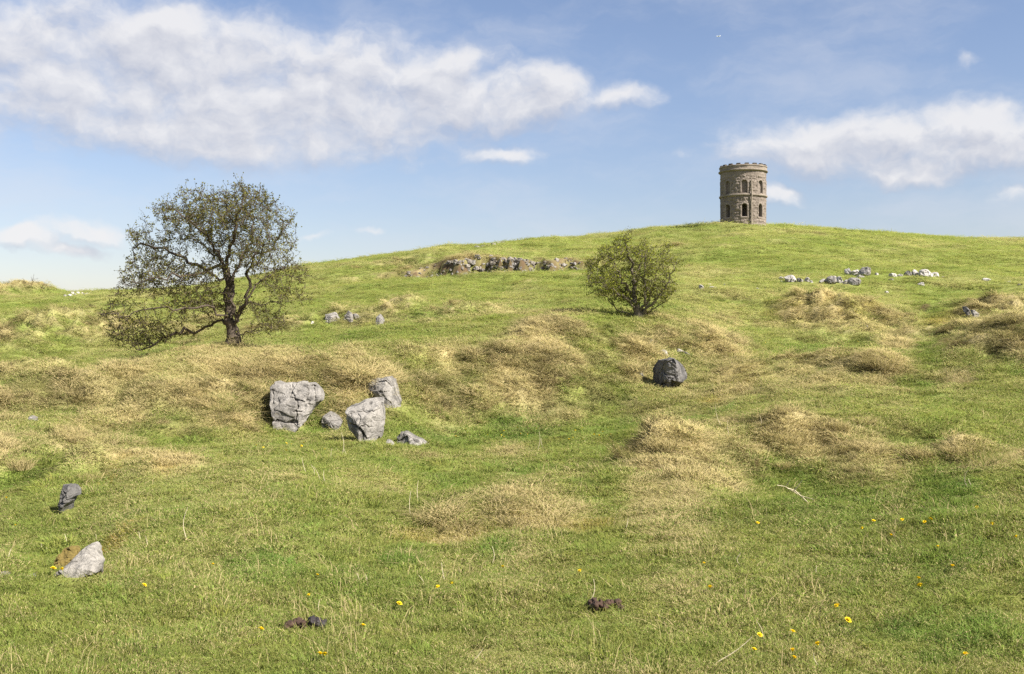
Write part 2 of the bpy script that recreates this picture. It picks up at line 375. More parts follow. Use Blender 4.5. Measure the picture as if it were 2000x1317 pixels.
def normal(x, y):
    e = .16 + .004 * np.maximum(y, 0); z0 = H(x, y)
    gx_, gy_ = (H(x + e, y) - z0) / e, (H(x, y + e) - z0) / e
    n = np.stack([-gx_, -gy_, np.ones_like(gx_)], -1)
    return z0, n / np.linalg.norm(n, axis=-1, keepdims=True)
def steep(x, y):
    e = .5 + .006 * np.maximum(y, 0)
    return smooth(.20, .46, np.hypot(H(x + e, y) - H(x - e, y), H(x, y + e) - H(x, y - e)) / (2 * e)) * smooth(9, 13, y) * (1 - .5 * smooth(60, 90, y))
def veg(x, y):
    """straw share, lush, ochre and earth (painted hollow shade included) at ground spots, with ragged edges"""
    k = np.clip(y / 12, .5, 6)
    wx = x + k * 1.1 * fbm2(x / k, y / k, 61, 4); wy = y + k * 1.5 * fbm2(x / k, y / k, 71, 4)
    S, Lu, O, E = (field(l, wx, wy) for l in (STRAW, LUSH, OCHRE, EARTH_SHADE))
    n1, n2, n3 = fbm2(x / (1.1 * k), y / (1.6 * k), 81, 4), fbm2(x / .45, y / .6, 91, 3), fbm2(x / 6., y / 9., 101, 3)
    n5 = fbm2(x / (.35 * k), y / (.55 * k), 161, 3)
    S = np.clip(S * (.95 + .55 * n1 + .4 * n5) + .09 + .36 * n1 + .22 * n5 + .14 * n2 + .14 * n3, 0, 1)
    S = S * (1 - .9 * np.clip(Lu, 0, 1))
    Lu = np.clip(Lu * (1 + .6 * n5) + .36 * fbm2(x / (.6 * k), y / (1.0 * k), 111, 3) + .12 * n3, 0, 1)
    st = steep(x, y)
    S = np.clip(.74 * S + .22 * st * (1 + 1.3 * n1 + 1.0 * n5), 0, .85); Lu = Lu * (1 - .5 * st)
    cv = curv(x, y); S = np.clip(S + .55 * smooth(.05, .16, cv) * (1 + n5) - .35 * smooth(.03, .12, -cv), 0, .9); Lu = np.clip(Lu + .35 * smooth(.03, .12, -cv), 0, 1)
    hh, yl = ledge_line(x, y)
    E = np.maximum(E, .6 * np.clip(hh / .7, 0, 1) * smooth(-1.2, -.3, y - yl) * (1 - smooth(1.7, 3.0, y - yl)))
    return S, Lu, np.clip(O * (1 + .8 * n2), 0, 1), np.clip(E * 1.3 * (1 + .9 * n2), 0, 1)
def litter(x, y):
    """brown dead thatch between the tussocks of the rough banks"""
    w = np.clip(.6 * field(ROUGH_V, x, y) + .7 * steep(x, y), 0, 1)
    return w * smooth(.02, .30, fbm2(x / .75, y / .7, 141, 3))

C_LAWN, C_LUSH, C_STRAW = np.array([.197, .228, .053]), np.array([.135, .200, .040]), np.array([.48, .39, .195])
C_LITTER = np.array([.20, .165, .080])
C_OCHRE, C_EARTH_SHADE = np.array([.30, .205, .045]), np.array([.105, .068, .040])  # earth brown also colours the painted shade in the left hollows

# ground sheet: finer near the camera, on to the horizon
ys = np.concatenate([np.arange(-5.2, 4.0, .3), np.exp(np.linspace(math.log(4.0), math.log(160), 640)), np.exp(np.linspace(math.log(165), math.log(9000), 34))])
us = np.linspace(-.78, .78, 540)
gx = us[None, :] * (ys[:, None] + 6.2); gy = np.repeat(ys[:, None], len(us), 1)
wide = smooth(180, 900, gy); gx = gx * (1 + 3 * wide)
gz = H(gx.ravel(), gy.ravel()).reshape(gx.shape)
V = np.stack([gx, gy, gz], -1).reshape(-1, 3)
nr, nc = gx.shape
idx = np.arange(nr * nc).reshape(nr, nc)
Fq = np.stack([idx[:-1, :-1], idx[:-1, 1:], idx[1:, 1:], idx[1:, :-1]], -1).reshape(-1, 4)
# from here on heights are read off the ground sheet itself
def sheet(G, x, y):
    x, y = np.asarray(x, float), np.asarray(y, float)
    b = np.clip(np.interp(y, ys, np.arange(nr)), 0, nr - 1.001); u = x / ((y + 6.2) * (1 + 3 * smooth(180, 900, y)))
    a = np.clip((u - us[0]) / (us[1] - us[0]), 0, nc - 1.001); i, j = b.astype(int), a.astype(int); fi, fj = b - i, a - j
    return (G[i, j] * (1 - fj) + G[i, j + 1] * fj) * (1 - fi) + (G[i + 1, j] * (1 - fj) + G[i + 1, j + 1] * fj) * fi
H = lambda x, y: sheet(gz, x, y)
_cache.clear()
_st = steep(V[:, 0], V[:, 1]).reshape(nr, nc)
steep = lambda x, y: sheet(_st, x, y)
def _curv(x, y):
    e = .9 + .012 * np.maximum(y, 0)
    return (H(x, y) - .25 * (H(x + e, y) + H(x - e, y) + H(x, y + e) + H(x, y - e))) / e
_cv = _curv(V[:, 0], V[:, 1]).reshape(nr, nc)
curv = lambda x, y: sheet(_cv, x, y) * smooth(8, 12, y)
S, Lu, O, E = veg(V[:, 0], V[:, 1])
col = C_LAWN[None] * (1 - Lu[:, None]) + C_LUSH[None] * Lu[:, None]
col = col * (1 - S[:, None]) + C_STRAW[None] * .8 * S[:, None]
col = col * (1 - O[:, None]) + C_OCHRE[None] * O[:, None]
D = litter(V[:, 0], V[:, 1]) * .6
col = col * (1 - D[:, None]) + C_LITTER[None] * D[:, None]
col = col * (1 - E[:, None]) + C_EARTH_SHADE[None] * E[:, None]

def new_mat(name):
    m = bpy.data.materials.new(name); m.use_nodes = True
    t = m.node_tree; t.nodes.clear()
    out = t.nodes.new('ShaderNodeOutputMaterial')
    return m, t, out

def ground_mat():
    m, t, out = new_mat("turf_ground")
    at = NN(t, 'ShaderNodeAttribute', attribute_name='veg')
    geo = t.nodes.new('ShaderNodeNewGeometry')
    n1 = NN(t, 'ShaderNodeTexNoise', i_Scale=3.2, i_Detail=6.0, i_Roughness=.65); L(t, geo.outputs['Position'], n1.inputs['Vector'])
    n2 = NN(t, 'ShaderNodeTexNoise', i_Scale=28.0, i_Detail=3.0); L(t, geo.outputs['Position'], n2.inputs['Vector'])
    v = math_n(t, 'MULTIPLY_ADD', n1.outputs[0], .7, .64)
    v = math_n(t, 'MULTIPLY', v, math_n(t, 'MULTIPLY_ADD', n2.outputs[0], .6, .68))
    c = mixc(t, 1.0, at.outputs['Color'], v, 'MULTIPLY')
    b = NN(t, 'ShaderNodeBsdfPrincipled', i_Roughness=.95); b.inputs['Specular IOR Level'].default_value = .1
    L(t, c, b.inputs['Base Color'])
    bump = NN(t, 'ShaderNodeBump', i_Strength=.5, i_Distance=.06)
    L(t, math_n(t, 'ADD', n1.outputs[0], math_n(t, 'MULTIPLY', n2.outputs[0], .3)), bump.inputs['Height']); L(t, bump.outputs[0], b.inputs['Normal'])
    L(t, b.outputs[0], out.inputs[0])
    return m
M_GROUND = ground_mat()
ground = link('ground', mesh_np('ground', V, Fq, True, {'veg': col}), M_GROUND, kind='structure', label='rough hillside pasture rising to the tower')

# ------------------------------------------------------------------ grass
def grass_mat(name, instanced=True):
    m, t, out = new_mat(name)
    if instanced:
        at = NN(t, 'ShaderNodeAttribute', attribute_name='tint', attribute_type='INSTANCER')
        dr = NN(t, 'ShaderNodeAttribute', attribute_name='dry', attribute_type='INSTANCER')
        tint, dry = at.outputs['Color'], dr.outputs['Fac']
    else:
        oi = t.nodes.new('ShaderNodeObjectInfo')
        tint = mixc(t, oi.outputs['Random'], (.26, .22, .08, 1), (.34, .28, .12, 1)); dry = None
    rn = NN(t, 'ShaderNodeAttribute', attribute_name='rnd').outputs['Fac']      # -1 root .. blade number
    frac = math_n(t, 'FRACT', rn)
    tipf = math_n(t, 'FLOOR', rn)                                              # 0 root, 1 middle, 2 tip
    if dry is not None:
        isdry = math_n(t, 'LESS_THAN', frac, dry)
        var = math_n(t, 'MULTIPLY_ADD', math_n(t, 'FRACT', math_n(t, 'MULTIPLY', frac, 37.7)), .5, .75)
        base = mixc(t, isdry, tint, tuple(C_STRAW) + (1,))
    else:
        isdry = math_n(t, 'LESS_THAN', frac, .72)
        var = math_n(t, 'MULTIPLY_ADD', math_n(t, 'FRACT', math_n(t, 'MULTIPLY', frac, 37.7)), .5, .75)
        base = mixc(t, isdry, tint, tuple(C_STRAW) + (1,))
    c = mixc(t, 1.0, base, var, 'MULTIPLY')
    geo = t.nodes.new('ShaderNodeNewGeometry')          # blades of turf catch the light together, as a surface
    gnv = NN(t, 'ShaderNodeAttribute', attribute_name='nrm', attribute_type='INSTANCER').outputs['Vector'] if instanced else (0, 0, 1)
    nrm = vmath(t, 'NORMALIZE', vmath(t, 'MULTIPLY_ADD', gnv, (1.7, 1.7, 1.7), geo.outputs['Normal']).outputs[0]).outputs[0]
    d = NN(t, 'ShaderNodeBsdfDiffuse'); L(t, c, d.inputs[0]); L(t, nrm, d.inputs['Normal'])
    tr = NN(t, 'ShaderNodeBsdfTranslucent'); L(t, mixc(t, 1.0, c, (1.0, 1.05, .7, 1), 'MULTIPLY'), tr.inputs[0])
    mx = NN(t, 'ShaderNodeMixShader', i_Fac=.32); L(t, d.outputs[0], mx.inputs[1]); L(t, tr.outputs[0], mx.inputs[2])
    L(t, mx.outputs[0], out.inputs[0])
    return m
M_GRASS = grass_mat("grass_blades")

def clump_mesh(name, n, rad, h0, h1, w, bend, seed, wind=(0, 0)):
    r = np.random.default_rng(seed); v, f, a = [], [], []
    for i in range(n):
        th, rr = r.uniform(0, 6.283), rad * math.sqrt(r.uniform())
        bx, by = rr * math.cos(th), rr * math.sin(th)
        h = r.uniform(h0, h1); la = r.uniform(0, 6.283); lb = h * bend * r.uniform(.2, 1.2)
        ox, oy = math.cos(la) * lb + wind[0] * h + bx * .5 * bend, math.sin(la) * lb + wind[1] * h + by * .5 * bend
        fa = r.uniform(0, 6.283); wx, wy = math.cos(fa) * w, math.sin(fa) * w
        z1, k1 = h * .62, .38
        p = [(bx - wx, by - wy, -.01), (bx + wx, by + wy, -.01), (bx + ox * k1 - wx * .8, by + oy * k1 - wy * .8, z1), (bx + ox * k1 + wx * .8, by + oy * k1 + wy * .8, z1),
             (bx + ox, by + oy, h * r.uniform(.75, 1))]
        b = len(v); v += p; f += [(b, b + 1, b + 3), (b, b + 3, b + 2), (b + 2, b + 3, b + 4)]
        q = r.uniform(.001, .998); a += [q, q, q + 1, q + 1, q + 2]
    me = mesh_np(name, np.array(v), np.array(f), False, {'rnd': np.array(a)})
    me.materials.append(M_GRASS)
    return me

clumps = bpy.data.collections.new("grass_clumps")         # sources for the instances, not part of the scene itself
specs = [('a', 50, .078, .016, .036, .0020, .9), ('b', 50, .078, .013, .033, .0020, 1.3), ('c', 44, .078, .015, .045, .0021, 1.1),      # cropped sward
         ('d', 46, .072, .028, .062, .0024, .9), ('e', 46, .072, .03, .075, .0025, 1.1),                                                   # lush tufts
         ('f', 170, .15, .08, .25, .0034, 1.6), ('g', 170, .18, .06, .22, .0036, 2.2), ('h', 9, .012, .02, .05, .0085, 2.6), ('i', 7, .07, .06, .15, .0017, 1.7)]                                                 # straw tussocks
for i, (nm, n, rad, h0, h1, w, bend) in enumerate(specs):
    o = bpy.data.objects.new("clump_" + nm, clump_mesh("clump_" + nm, n, rad, h0, h1, w, bend, 100 + i, (-.45, -.1) if i > 4 else (-.1, 0)))
    clumps.objects.link(o)

def gn_scatter(name):
    g = bpy.data.node_groups.new(name, 'GeometryNodeTree')
    g.interface.new_socket("Geometry", in_out='INPUT', socket_type='NodeSocketGeometry')
    g.interface.new_socket("Geometry", in_out='OUTPUT', socket_type='NodeSocketGeometry')
    gi, go = g.nodes.new('NodeGroupInput'), g.nodes.new('NodeGroupOutput')
    ci = g.nodes.new('GeometryNodeCollectionInfo'); ci.inputs[0].default_value = clumps
    ci.inputs['Separate Children'].default_value = True; ci.inputs['Reset Children'].default_value = True
    ip = g.nodes.new('GeometryNodeInstanceOnPoints'); ip.inputs['Pick Instance'].default_value = True
    def attr(nm, ty):
        n = g.nodes.new('GeometryNodeInputNamedAttribute'); n.data_type = ty; n.inputs[0].default_value = nm
        return n.outputs[0]
    g.links.new(gi.outputs[0], ip.inputs['Points']); g.links.new(ci.outputs[0], ip.inputs['Instance'])
    g.links.new(attr('which', 'INT'), ip.inputs['Instance Index'])
    g.links.new(attr('rot', 'FLOAT_VECTOR'), ip.inputs['Rotation'])
    g.links.new(attr('scl', 'FLOAT_VECTOR'), ip.inputs['Scale'])
    g.links.new(ip.outputs[0], go.inputs[0])
    return g
GN = gn_scatter("scatter_grass")

def orient(n, follow, jit, yaw, r):
    m = len(n); up = np.array([0, 0, 1.]) * (1 - follow) + n * follow + r.normal(0, jit, (m, 3)); up /= np.linalg.norm(up, axis=1, keepdims=True)
    x = np.stack([np.cos(yaw), np.sin(yaw), np.zeros(m)], 1); x -= up * (x * up).sum(1, keepdims=True); x /= np.linalg.norm(x, axis=1, keepdims=True)
    y = np.cross(up, x)
    return np.c_[np.arctan2(y[:, 2], up[:, 2]), np.arcsin(np.clip(-x[:, 2], -1, 1)), np.arctan2(x[:, 1], x[:, 0])]
def points_obj(name, P, which, rot, scl, tint, dry, nrm, **kw):
    me = bpy.data.meshes.new(name); me.vertices.add(len(P)); me.vertices.foreach_set('co', P.astype(np.float32).ravel())
    a = me.attributes.new('which', 'INT', 'POINT'); a.data.foreach_set('value', which.astype(np.int32))
    for nm, v in (('rot', rot), ('scl', scl), ('nrm', nrm)):
        a = me.attributes.new(nm, 'FLOAT_VECTOR', 'POINT'); a.data.foreach_set('vector', v.astype(np.float32).ravel())
    a = me.attributes.new('tint', 'FLOAT_COLOR', 'POINT'); a.data.foreach_set('color', np.c_[tint, np.ones(len(P))].astype(np.float32).ravel())
    a = me.attributes.new('dry', 'FLOAT', 'POINT'); a.data.foreach_set('value', dry.astype(np.float32))
    o = link(name, me, M_GRASS, **kw)
    md = o.modifiers.new("scatter", 'NODES'); md.node_group = GN
    return o

def sample_ground(n0, pw, ymin, ymax, r):
    yy = np.exp(np.linspace(math.log(ymin), math.log(ymax), 800)); wd = 1.12 * (yy + 2.5)
    den = n0 * (6 / yy) ** pw * wd; cdf = np.concatenate([[0], np.cumsum(.5 * (den[1:] + den[:-1]) * np.diff(yy))])
    n = int(cdf[-1]); y = np.interp(r.uniform(0, cdf[-1], n), cdf, yy)
    x = r.uniform(-.56, .56, n) * (y + 2.5)
    return x, y

# ROCKS are known before the grass so that no blades grow through them
HOLES = []      # (x, y, radius) of stones

def build_grass():
    r = np.random.default_rng(5)
    x, y = sample_ground(540 * 2.1, 1.55, 3.6, 150, r)
    z0, nv = normal(x, y)
    k = r.uniform(size=len(x)) < (1 + 1.1 * smooth(.12, .5, -nv[:, 1])) / 2.1; x, y = x[k], y[k]
    S, Lu, O, E = veg(x, y)
    keep = (r.uniform(size=len(x)) > np.clip(E * 1.3, 0, .97)) & (r.uniform(size=len(x)) > .22 * smooth(38, 80, y))
    for hx, hy, hr in HOLES: keep &= ((x - hx) ** 2 + (y - hy) ** 2) > hr * hr
    x, y, S, Lu, O = (q[keep] for q in (x, y, S, Lu, O)); n = len(x)
    z, nv = normal(x, y)
    sc = (np.maximum(y, 5) / 6) ** .78 * r.uniform(.75, 1.3, n)
    which = r.integers(0, 3, n)
    weed = (r.uniform(size=n) < .012) & (y < 16)
    lushy = r.uniform(size=n) < np.clip(Lu * 1.1 - .25, .03 * (y < 12), .8); which[lushy] = r.integers(3, 5, lushy.sum())
    which[weed] = 7; long_ = (r.uniform(size=n) < .016) & (y < 20); which[long_] = 8
    hz = np.clip((np.maximum(y, 5) / 6) ** .2, 1, 1.7) * r.uniform(.7, 1.25, n) * (1 + .8 * fbm2(x / .7, y / .7, 121, 2))
    hz = np.clip(hz, .35, 3) * (1 - .55 * smooth(35, 75, y))
    tint = C_LAWN[None] * (1 - Lu[:, None]) + C_LUSH[None] * Lu[:, None]
    tint = tint * (1 - O[:, None]) + C_OCHRE[None] * O[:, None]
    tint = tint * r.uniform(.70, 1.30, (n, 1)) * (1 + r.uniform(-.1, .1, (n, 3)))
    D = litter(x, y); tint = tint * (1 - .6 * D[:, None]) + C_LITTER[None] * .6 * D[:, None]
    dry = np.clip((S * .95 + .05) * (1 - .35 * D) + r.normal(0, .10, n), .01, .97)
    dry[long_] = .9
    rot = orient(nv, .6, .12, r.uniform(0, 6.283, n), r)
    points_obj('grass', np.c_[x, y, z], which, rot, np.c_[sc, sc, hz], tint, dry, nv, kind='stuff', label='short cropped green pasture grass over the hillside')
    # long straw tussocks on the rough banks
    x, y = sample_ground(200, 1.35, 6, 125, r)
    S, Lu, O, E = veg(x, y); R = np.clip(.45 * field(ROUGH_V, x, y) + .8 * steep(x, y), 0, 1)
    clus = fbm2(x / (.5 + y * .012), y / (.6 + y * .014), 131, 3)
    keep = (r.uniform(size=len(x)) < np.clip((.25 + R) * S * .9 - .05, 0, .85)) & (clus > .06 - .30 * R) & (E < .6)
    for hx, hy, hr in HOLES: keep &= ((x - hx) ** 2 + (y - hy) ** 2) > hr * hr * 1.1
    x, y, S, O = x[keep], y[keep], S[keep], O[keep]; n = len(x)
    big = r.uniform(.4, 1.05, n) * (1 + .9 * fbm2(x / 1.2, y / 1.2, 151, 2))
    sc = (np.maximum(y, 6) / 17) ** .5 * big
    hz = np.clip((y / 18) ** .3, .7, 1.5) * np.clip(big, .3, 1.3) * .72
    pal = np.array([[.25, .24, .08], [.18, .22, .055], [.22, .17, .075], [.15, .135, .06]])
    tint = pal[r.integers(0, 4, n)] * r.uniform(.6, 1.25, (n, 1))
    D = litter(x, y); tint = tint * (1 - .4 * D[:, None])
    dry = np.clip((.1 + .75 * S) * (1 - .4 * D) + r.normal(0, .22, n), .03, .96)
    zt, nv = normal(x, y); rot = orient(nv, .45, .2, r.normal(0, .7, n), r)
    points_obj('tussock_grass', np.c_[x, y, zt - .01], r.integers(5, 7, n), rot, np.c_[sc, sc, hz], tint, dry, nv, kind='stuff',
               label='long bleached straw coloured grass on the rough banks')

# ------------------------------------------------------------------ materials for stone, bark, leaves
def rock_mat(name, light, dark, dark_amt, scale=2.2, moss=0.0):
    m, t, out = new_mat(name)
    tco = t.nodes.new('ShaderNodeNewGeometry').outputs['Position']
    a = NN(t, 'ShaderNodeTexNoise', i_Scale=scale, i_Detail=8.0, i_Roughness=.65); L(t, tco, a.inputs['Vector'])
    b = NN(t, 'ShaderNodeTexNoise', i_Scale=scale * 9, i_Detail=5.0, i_Roughness=.7); L(t, tco, b.inputs['Vector'])
    st = NN(t, 'ShaderNodeTexNoise', i_Scale=scale * 1.4, i_Detail=4.0); L(t, vmath(t, 'MULTIPLY', tco, (2.2, 2.2, .45)).outputs[0], st.inputs['Vector'])
    c = mixc(t, sstep(t, a.outputs[0], .38, .64), tuple(x * .62 for x in light), light)
    c = mixc(t, math_n(t, 'MULTIPLY', sstep(t, st.outputs[0], .66 - .3 * dark_amt, .80 - .25 * dark_amt), .8), c, dark)
    c = mixc(t, 1.0, c, math_n(t, 'MULTIPLY_ADD', b.outputs[0], 1.7, .15), 'MULTIPLY')
    lich = sstep(t, b.outputs[0], .62, .7)
    c = mixc(t, math_n(t, 'MULTIPLY', lich, .5), c, (.38, .36, .33, 1))
    if moss:
        mn = NN(t, 'ShaderNodeTexNoise', i_Scale=scale * 3, i_Detail=4.0); L(t, tco, mn.inputs['Vector'])
        c = mixc(t, math_n(t, 'MULTIPLY', sstep(t, mn.outputs[0], .56, .66), moss), c, (.16, .13, .035, 1))
    bs = NN(t, 'ShaderNodeBsdfPrincipled', i_Roughness=.9); bs.inputs['Specular IOR Level'].default_value = .2
    L(t, c, bs.inputs['Base Color'])
    bu = NN(t, 'ShaderNodeBump', i_Strength=1.0, i_Distance=.06)
    L(t, math_n(t, 'MULTIPLY_ADD', b.outputs[0], .6, a.outputs[0]), bu.inputs['Height']); L(t, bu.outputs[0], bs.inputs['Normal'])
    L(t, bs.outputs[0], out.inputs[0])
    return m
M_ROCK = rock_mat("limestone", (.305, .282, .248), (.080, .074, .066), .50)
M_ROCKD = rock_mat("limestone_blackened", (.175, .165, .152), (.042, .041, .040), .6)
M_ROCKP = rock_mat("limestone_pale", (.50, .465, .42), (.14, .13, .125), .22, 1.2)
M_ROCKM = rock_mat("limestone_mossy", (.33, .305, .265), (.10, .09, .07), .3, 3.0, .25)
M_ROCKF = rock_mat("limestone_outcrop", (.27, .24, .205), (.085, .072, .06), .4, 1.0, .3)

def plain(name, col, rough=.9, var=.35, scale=30):
    m, t, out = new_mat(name)
    tco = t.nodes.new('ShaderNodeNewGeometry').outputs['Position']
    n = NN(t, 'ShaderNodeTexNoise', i_Scale=scale, i_Detail=5.0); L(t, tco, n.inputs['Vector'])
    c = mixc(t, 1.0, tuple(col) + (1,), math_n(t, 'MULTIPLY_ADD', n.outputs[0], 2 * var, 1 - var), 'MULTIPLY')
    b = NN(t, 'ShaderNodeBsdfPrincipled', i_Roughness=rough); b.inputs['Specular IOR Level'].default_value = .25
    L(t, c, b.inputs['Base Color'])
    bu = NN(t, 'ShaderNodeBump', i_Strength=.5, i_Distance=.02); L(t, n.outputs[0], bu.inputs['Height']); L(t, bu.outputs[0], b.inputs['Normal'])
    L(t, b.outputs[0], out.inputs[0])
    return m
M_BARK = plain("hawthorn_bark", (.085, .066, .048), .95, .5, 9)
M_BARKY = plain("pale_hawthorn_bark", (.13, .11, .075), .95, .4, 9)
M_STALK = plain("dry_stalk", (.50, .43, .28), .8, .2)
M_DUNG = plain("dung", (.060, .036, .024), .85, .6, 40)
M_DUNGD = plain("dung_dark", (.030, .024, .024), .6, .4, 30)
M_YELLOW = plain("dandelion_yellow", (.85, .62, .012), .7, .1)
M_STEM = plain("dandelion_stem", (.16, .20, .05), .7, .1)
M_MOSS = plain("ochre_moss", (.135, .10, .028), .95, .85, 55)
M_WHITE = plain("white_paint", (.80, .80, .80), .4, .05, 1)
M_GREY = plain("grey_paint", (.35, .37, .40), .4, .05, 1)

def leaf_mat(name, c0, c1, tr=.3):
    m, t, out = new_mat(name)
    rn = NN(t, 'ShaderNodeAttribute', attribute_name='rnd').outputs['Fac']
    c = mixc(t, rn, tuple(c0) + (1,), tuple(c1) + (1,))
    d = NN(t, 'ShaderNodeBsdfDiffuse'); L(t, c, d.inputs[0])
    x = NN(t, 'ShaderNodeBsdfTranslucent'); L(t, c, x.inputs[0])
    mx = NN(t, 'ShaderNodeMixShader', i_Fac=tr); L(t, d.outputs[0], mx.inputs[1]); L(t, x.outputs[0], mx.inputs[2])
    L(t, mx.outputs[0], out.inputs[0])
    return m
M_LEAF_OLD = leaf_mat("olive_leaves", (.10, .098, .026), (.215, .205, .050))
M_LEAF_NEW = leaf_mat("young_leaves", (.14, .15, .022), (.27, .29, .042))

# ------------------------------------------------------------------ tower
def stone_mat(name, light, dark):
    m, t, out = new_mat(name)
    at = NN(t, 'ShaderNodeAttribute', attribute_name='rnd').outputs['Fac']
    tco = t.nodes.new('ShaderNodeNewGeometry').outputs['Position']
    n = NN(t, 'ShaderNodeTexNoise', i_Scale=1.0, i_Detail=5.0); L(t, tco, n.inputs['Vector'])
    n2 = NN(t, 'ShaderNodeTexNoise', i_Scale=9.0, i_Detail=4.0); L(t, tco, n2.inputs['Vector'])
    c = mixc(t, at, dark, light)
    c = mixc(t, 1.0, c, math_n(t, 'MULTIPLY_ADD', n.outputs[0], .7, .62), 'MULTIPLY')
    c = mixc(t, 1.0, c, math_n(t, 'MULTIPLY_ADD', n2.outputs[0], .7, .65), 'MULTIPLY')
    b = NN(t, 'ShaderNodeBsdfPrincipled', i_Roughness=.95); b.inputs['Specular IOR Level'].default_value = .15
    L(t, c, b.inputs['Base Color'])
    bu = NN(t, 'ShaderNodeBump', i_Strength=.7, i_Distance=.05); L(t, n2.outputs[0], bu.inputs['Height']); L(t, bu.outputs[0], b.inputs['Normal'])
    L(t, b.outputs[0], out.inputs[0])
    return m
M_WALL = stone_mat("gritstone_rubble", (.252, .212, .174), (.185, .153, .127))
M_ASHLAR = stone_mat("dressed_stone", (.285, .24, .19), (.22, .185, .148))
M_DARKSTONE = stone_mat("blackened_stone", (.10, .085, .07), (.05, .045, .04))

def tower():
    Y0 = 131.0; px = 1451.5; X0 = (px - CX) / F * Y0; R = 2.70
    gz = float(H(np.array([X0]), np.array([Y0 - 2.0]))[0])
    base = 1.6 + (CY - 436.5) / F * (Y0 - R)
    root = link('stone_tower', None, loc=(X0, Y0, base), label='round stone folly tower with parapet standing on the hilltop', cat='tower')
    root.empty_display_size = 1
    face = math.atan2(-X0, -Y0)                                       # the side turned to the camera
    fdir = math.atan2(-Y0, -X0)
    nth, nz = 400, 120; zlo, zhi = -1.6, 6.45
    th = np.arange(nth) / nth * 2 * np.pi; zz = np.linspace(zlo, zhi, nz)
    TH, ZZ = np.meshgrid(th, zz)
    rel = (TH - fdir + np.pi) % (2 * np.pi) - np.pi                    # angle from the camera side; right in the picture is +
    wins = [math.radians(3 + 45 * k) for k in range(8)]
    low = np.zeros(TH.shape, bool); nic = np.zeros(TH.shape, bool); ringm = np.zeros(TH.shape, bool)
    for wa in wins:
        d = ((rel - wa + np.pi) % (2 * np.pi) - np.pi) * R
        def arch(hw, z0, zs): return (np.abs(d) < hw) & (ZZ > z0) & ((ZZ < zs) | (d * d + (ZZ - zs) ** 2 < hw * hw))
        low |= arch(.34, .80, 2.02); nic |= arch(.34, 3.62, 4.75)
        ringm |= (arch(.52, 3.55, 4.75) & ~arch(.34, 3.62, 4.75)) | (arch(.50, .70, 2.02) & ~arch(.34, .80, 2.02))
    # coursed rubble: each stone sits a little in or out
    ch = .17; crs = np.floor(ZZ / ch); off = hash3(crs, crs * 0, crs * 0, 3)
    slen = .22 + .22 * hash3(crs, crs * 0 + 1, crs * 0, 4)
    sidx = np.floor((TH * R) / slen + off * 7)
    h = hash3(crs, sidx, crs * 0, 9)
    fr = (TH * R) / slen + off * 7 - sidx; fz = ZZ / ch - crs
    joint = (np.minimum(fr, 1 - fr) * slen < .028) | (np.minimum(fz, 1 - fz) * ch < .02)
    rough = (h - .5) * .06 - joint * .025 + .05 * fbm2(TH * 9, ZZ * 3, 6, 3)
    band = ZZ > 5.62
    rough = np.where(band, rough * .35, rough); rough = np.where(ringm, .035 + rough * .25, rough)
    Rr = R + rough + .04 * (6.3 - ZZ) / 6.3 * -1
    Rr = np.where(nic, R - .26 + rough * .5, Rr)
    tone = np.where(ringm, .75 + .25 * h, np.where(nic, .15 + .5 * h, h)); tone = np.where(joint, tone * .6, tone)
    vo = np.stack([np.cos(TH) * Rr, np.sin(TH) * Rr, ZZ], -1).reshape(-1, 3)
    vi = np.stack([np.cos(TH) * (R - .62), np.sin(TH) * (R - .62), ZZ], -1).reshape(-1, 3)
    ids = np.arange(nz * nth).reshape(nz, nth)
    a, b = ids[:-1], np.roll(ids, -1, 1)[:-1]; c, d = np.roll(ids, -1, 1)[1:], ids[1:]
    lowf = low.reshape(-1)
    quad = np.stack([a, b, c, d], -1).reshape(-1, 4)
    openq = lowf[quad].sum(1) >= 3
    N = nz * nth
    out_f = quad[~openq]; in_f = quad[~openq][:, ::-1] + N
    ed = {}
    for q in quad[openq]:
        for k in range(4):
            e = (int(q[k]), int(q[(k + 1) % 4]))
            if (e[1], e[0]) in ed: del ed[(e[1], e[0])]
            else: ed[e] = 1
    jamb = np.array([(e[0], e[1], e[1] + N, e[0] + N) for e in ed])
    me = mesh_np('wall', np.concatenate([vo, vi]), np.concatenate([out_f, in_f, jamb]), False, {'rnd': np.concatenate([tone.ravel(), tone.ravel() * .6])})
    link('wall', me, M_WALL, root)
    def ring(name, prof, mat, seed, n=160):
        """a turned band from a list of (radius, height); stones vary a little"""
        t2 = np.arange(n) / n * 2 * np.pi; k = len(prof)
        st = np.floor(np.arange(n) / 7); hs = hash3(st, st * 0, st * 0, seed)
        vs_, tn = [], []
        for rr, z in prof:
            r2 = rr + (hs - .5) * .03; z2 = z + (hash3(st, st * 0 + 2, st * 0, seed) - .5) * .02
            vs_.append(np.stack([np.cos(t2) * r2, np.sin(t2) * r2, z2], -1)); tn.append(hs)
        v = np.concatenate(vs_); i2 = np.arange(k * n).reshape(k, n)
        a = i2; b = np.roll(i2, -1, 1); up = np.roll(i2, -1, 0); upb = np.roll(b, -1, 0)
        f = np.stack([a, b, upb, up], -1).reshape(-1, 4)
        return link(name, mesh_np(name, v, f, False, {'rnd': np.concatenate(tn)}), mat, root)
    ring('string_course', [(R - .1, 3.30), (R + .10, 3.30), (R + .13, 3.36), (R + .13, 3.46), (R + .04, 3.52), (R - .1, 3.52)], M_ASHLAR, 21)
    ring('cornice', [(R - .4, 6.20), (R + .06, 6.20), (R + .20, 6.30), (R + .20, 6.40), (R + .10, 6.46), (R - .4, 6.46)], M_ASHLAR, 22)
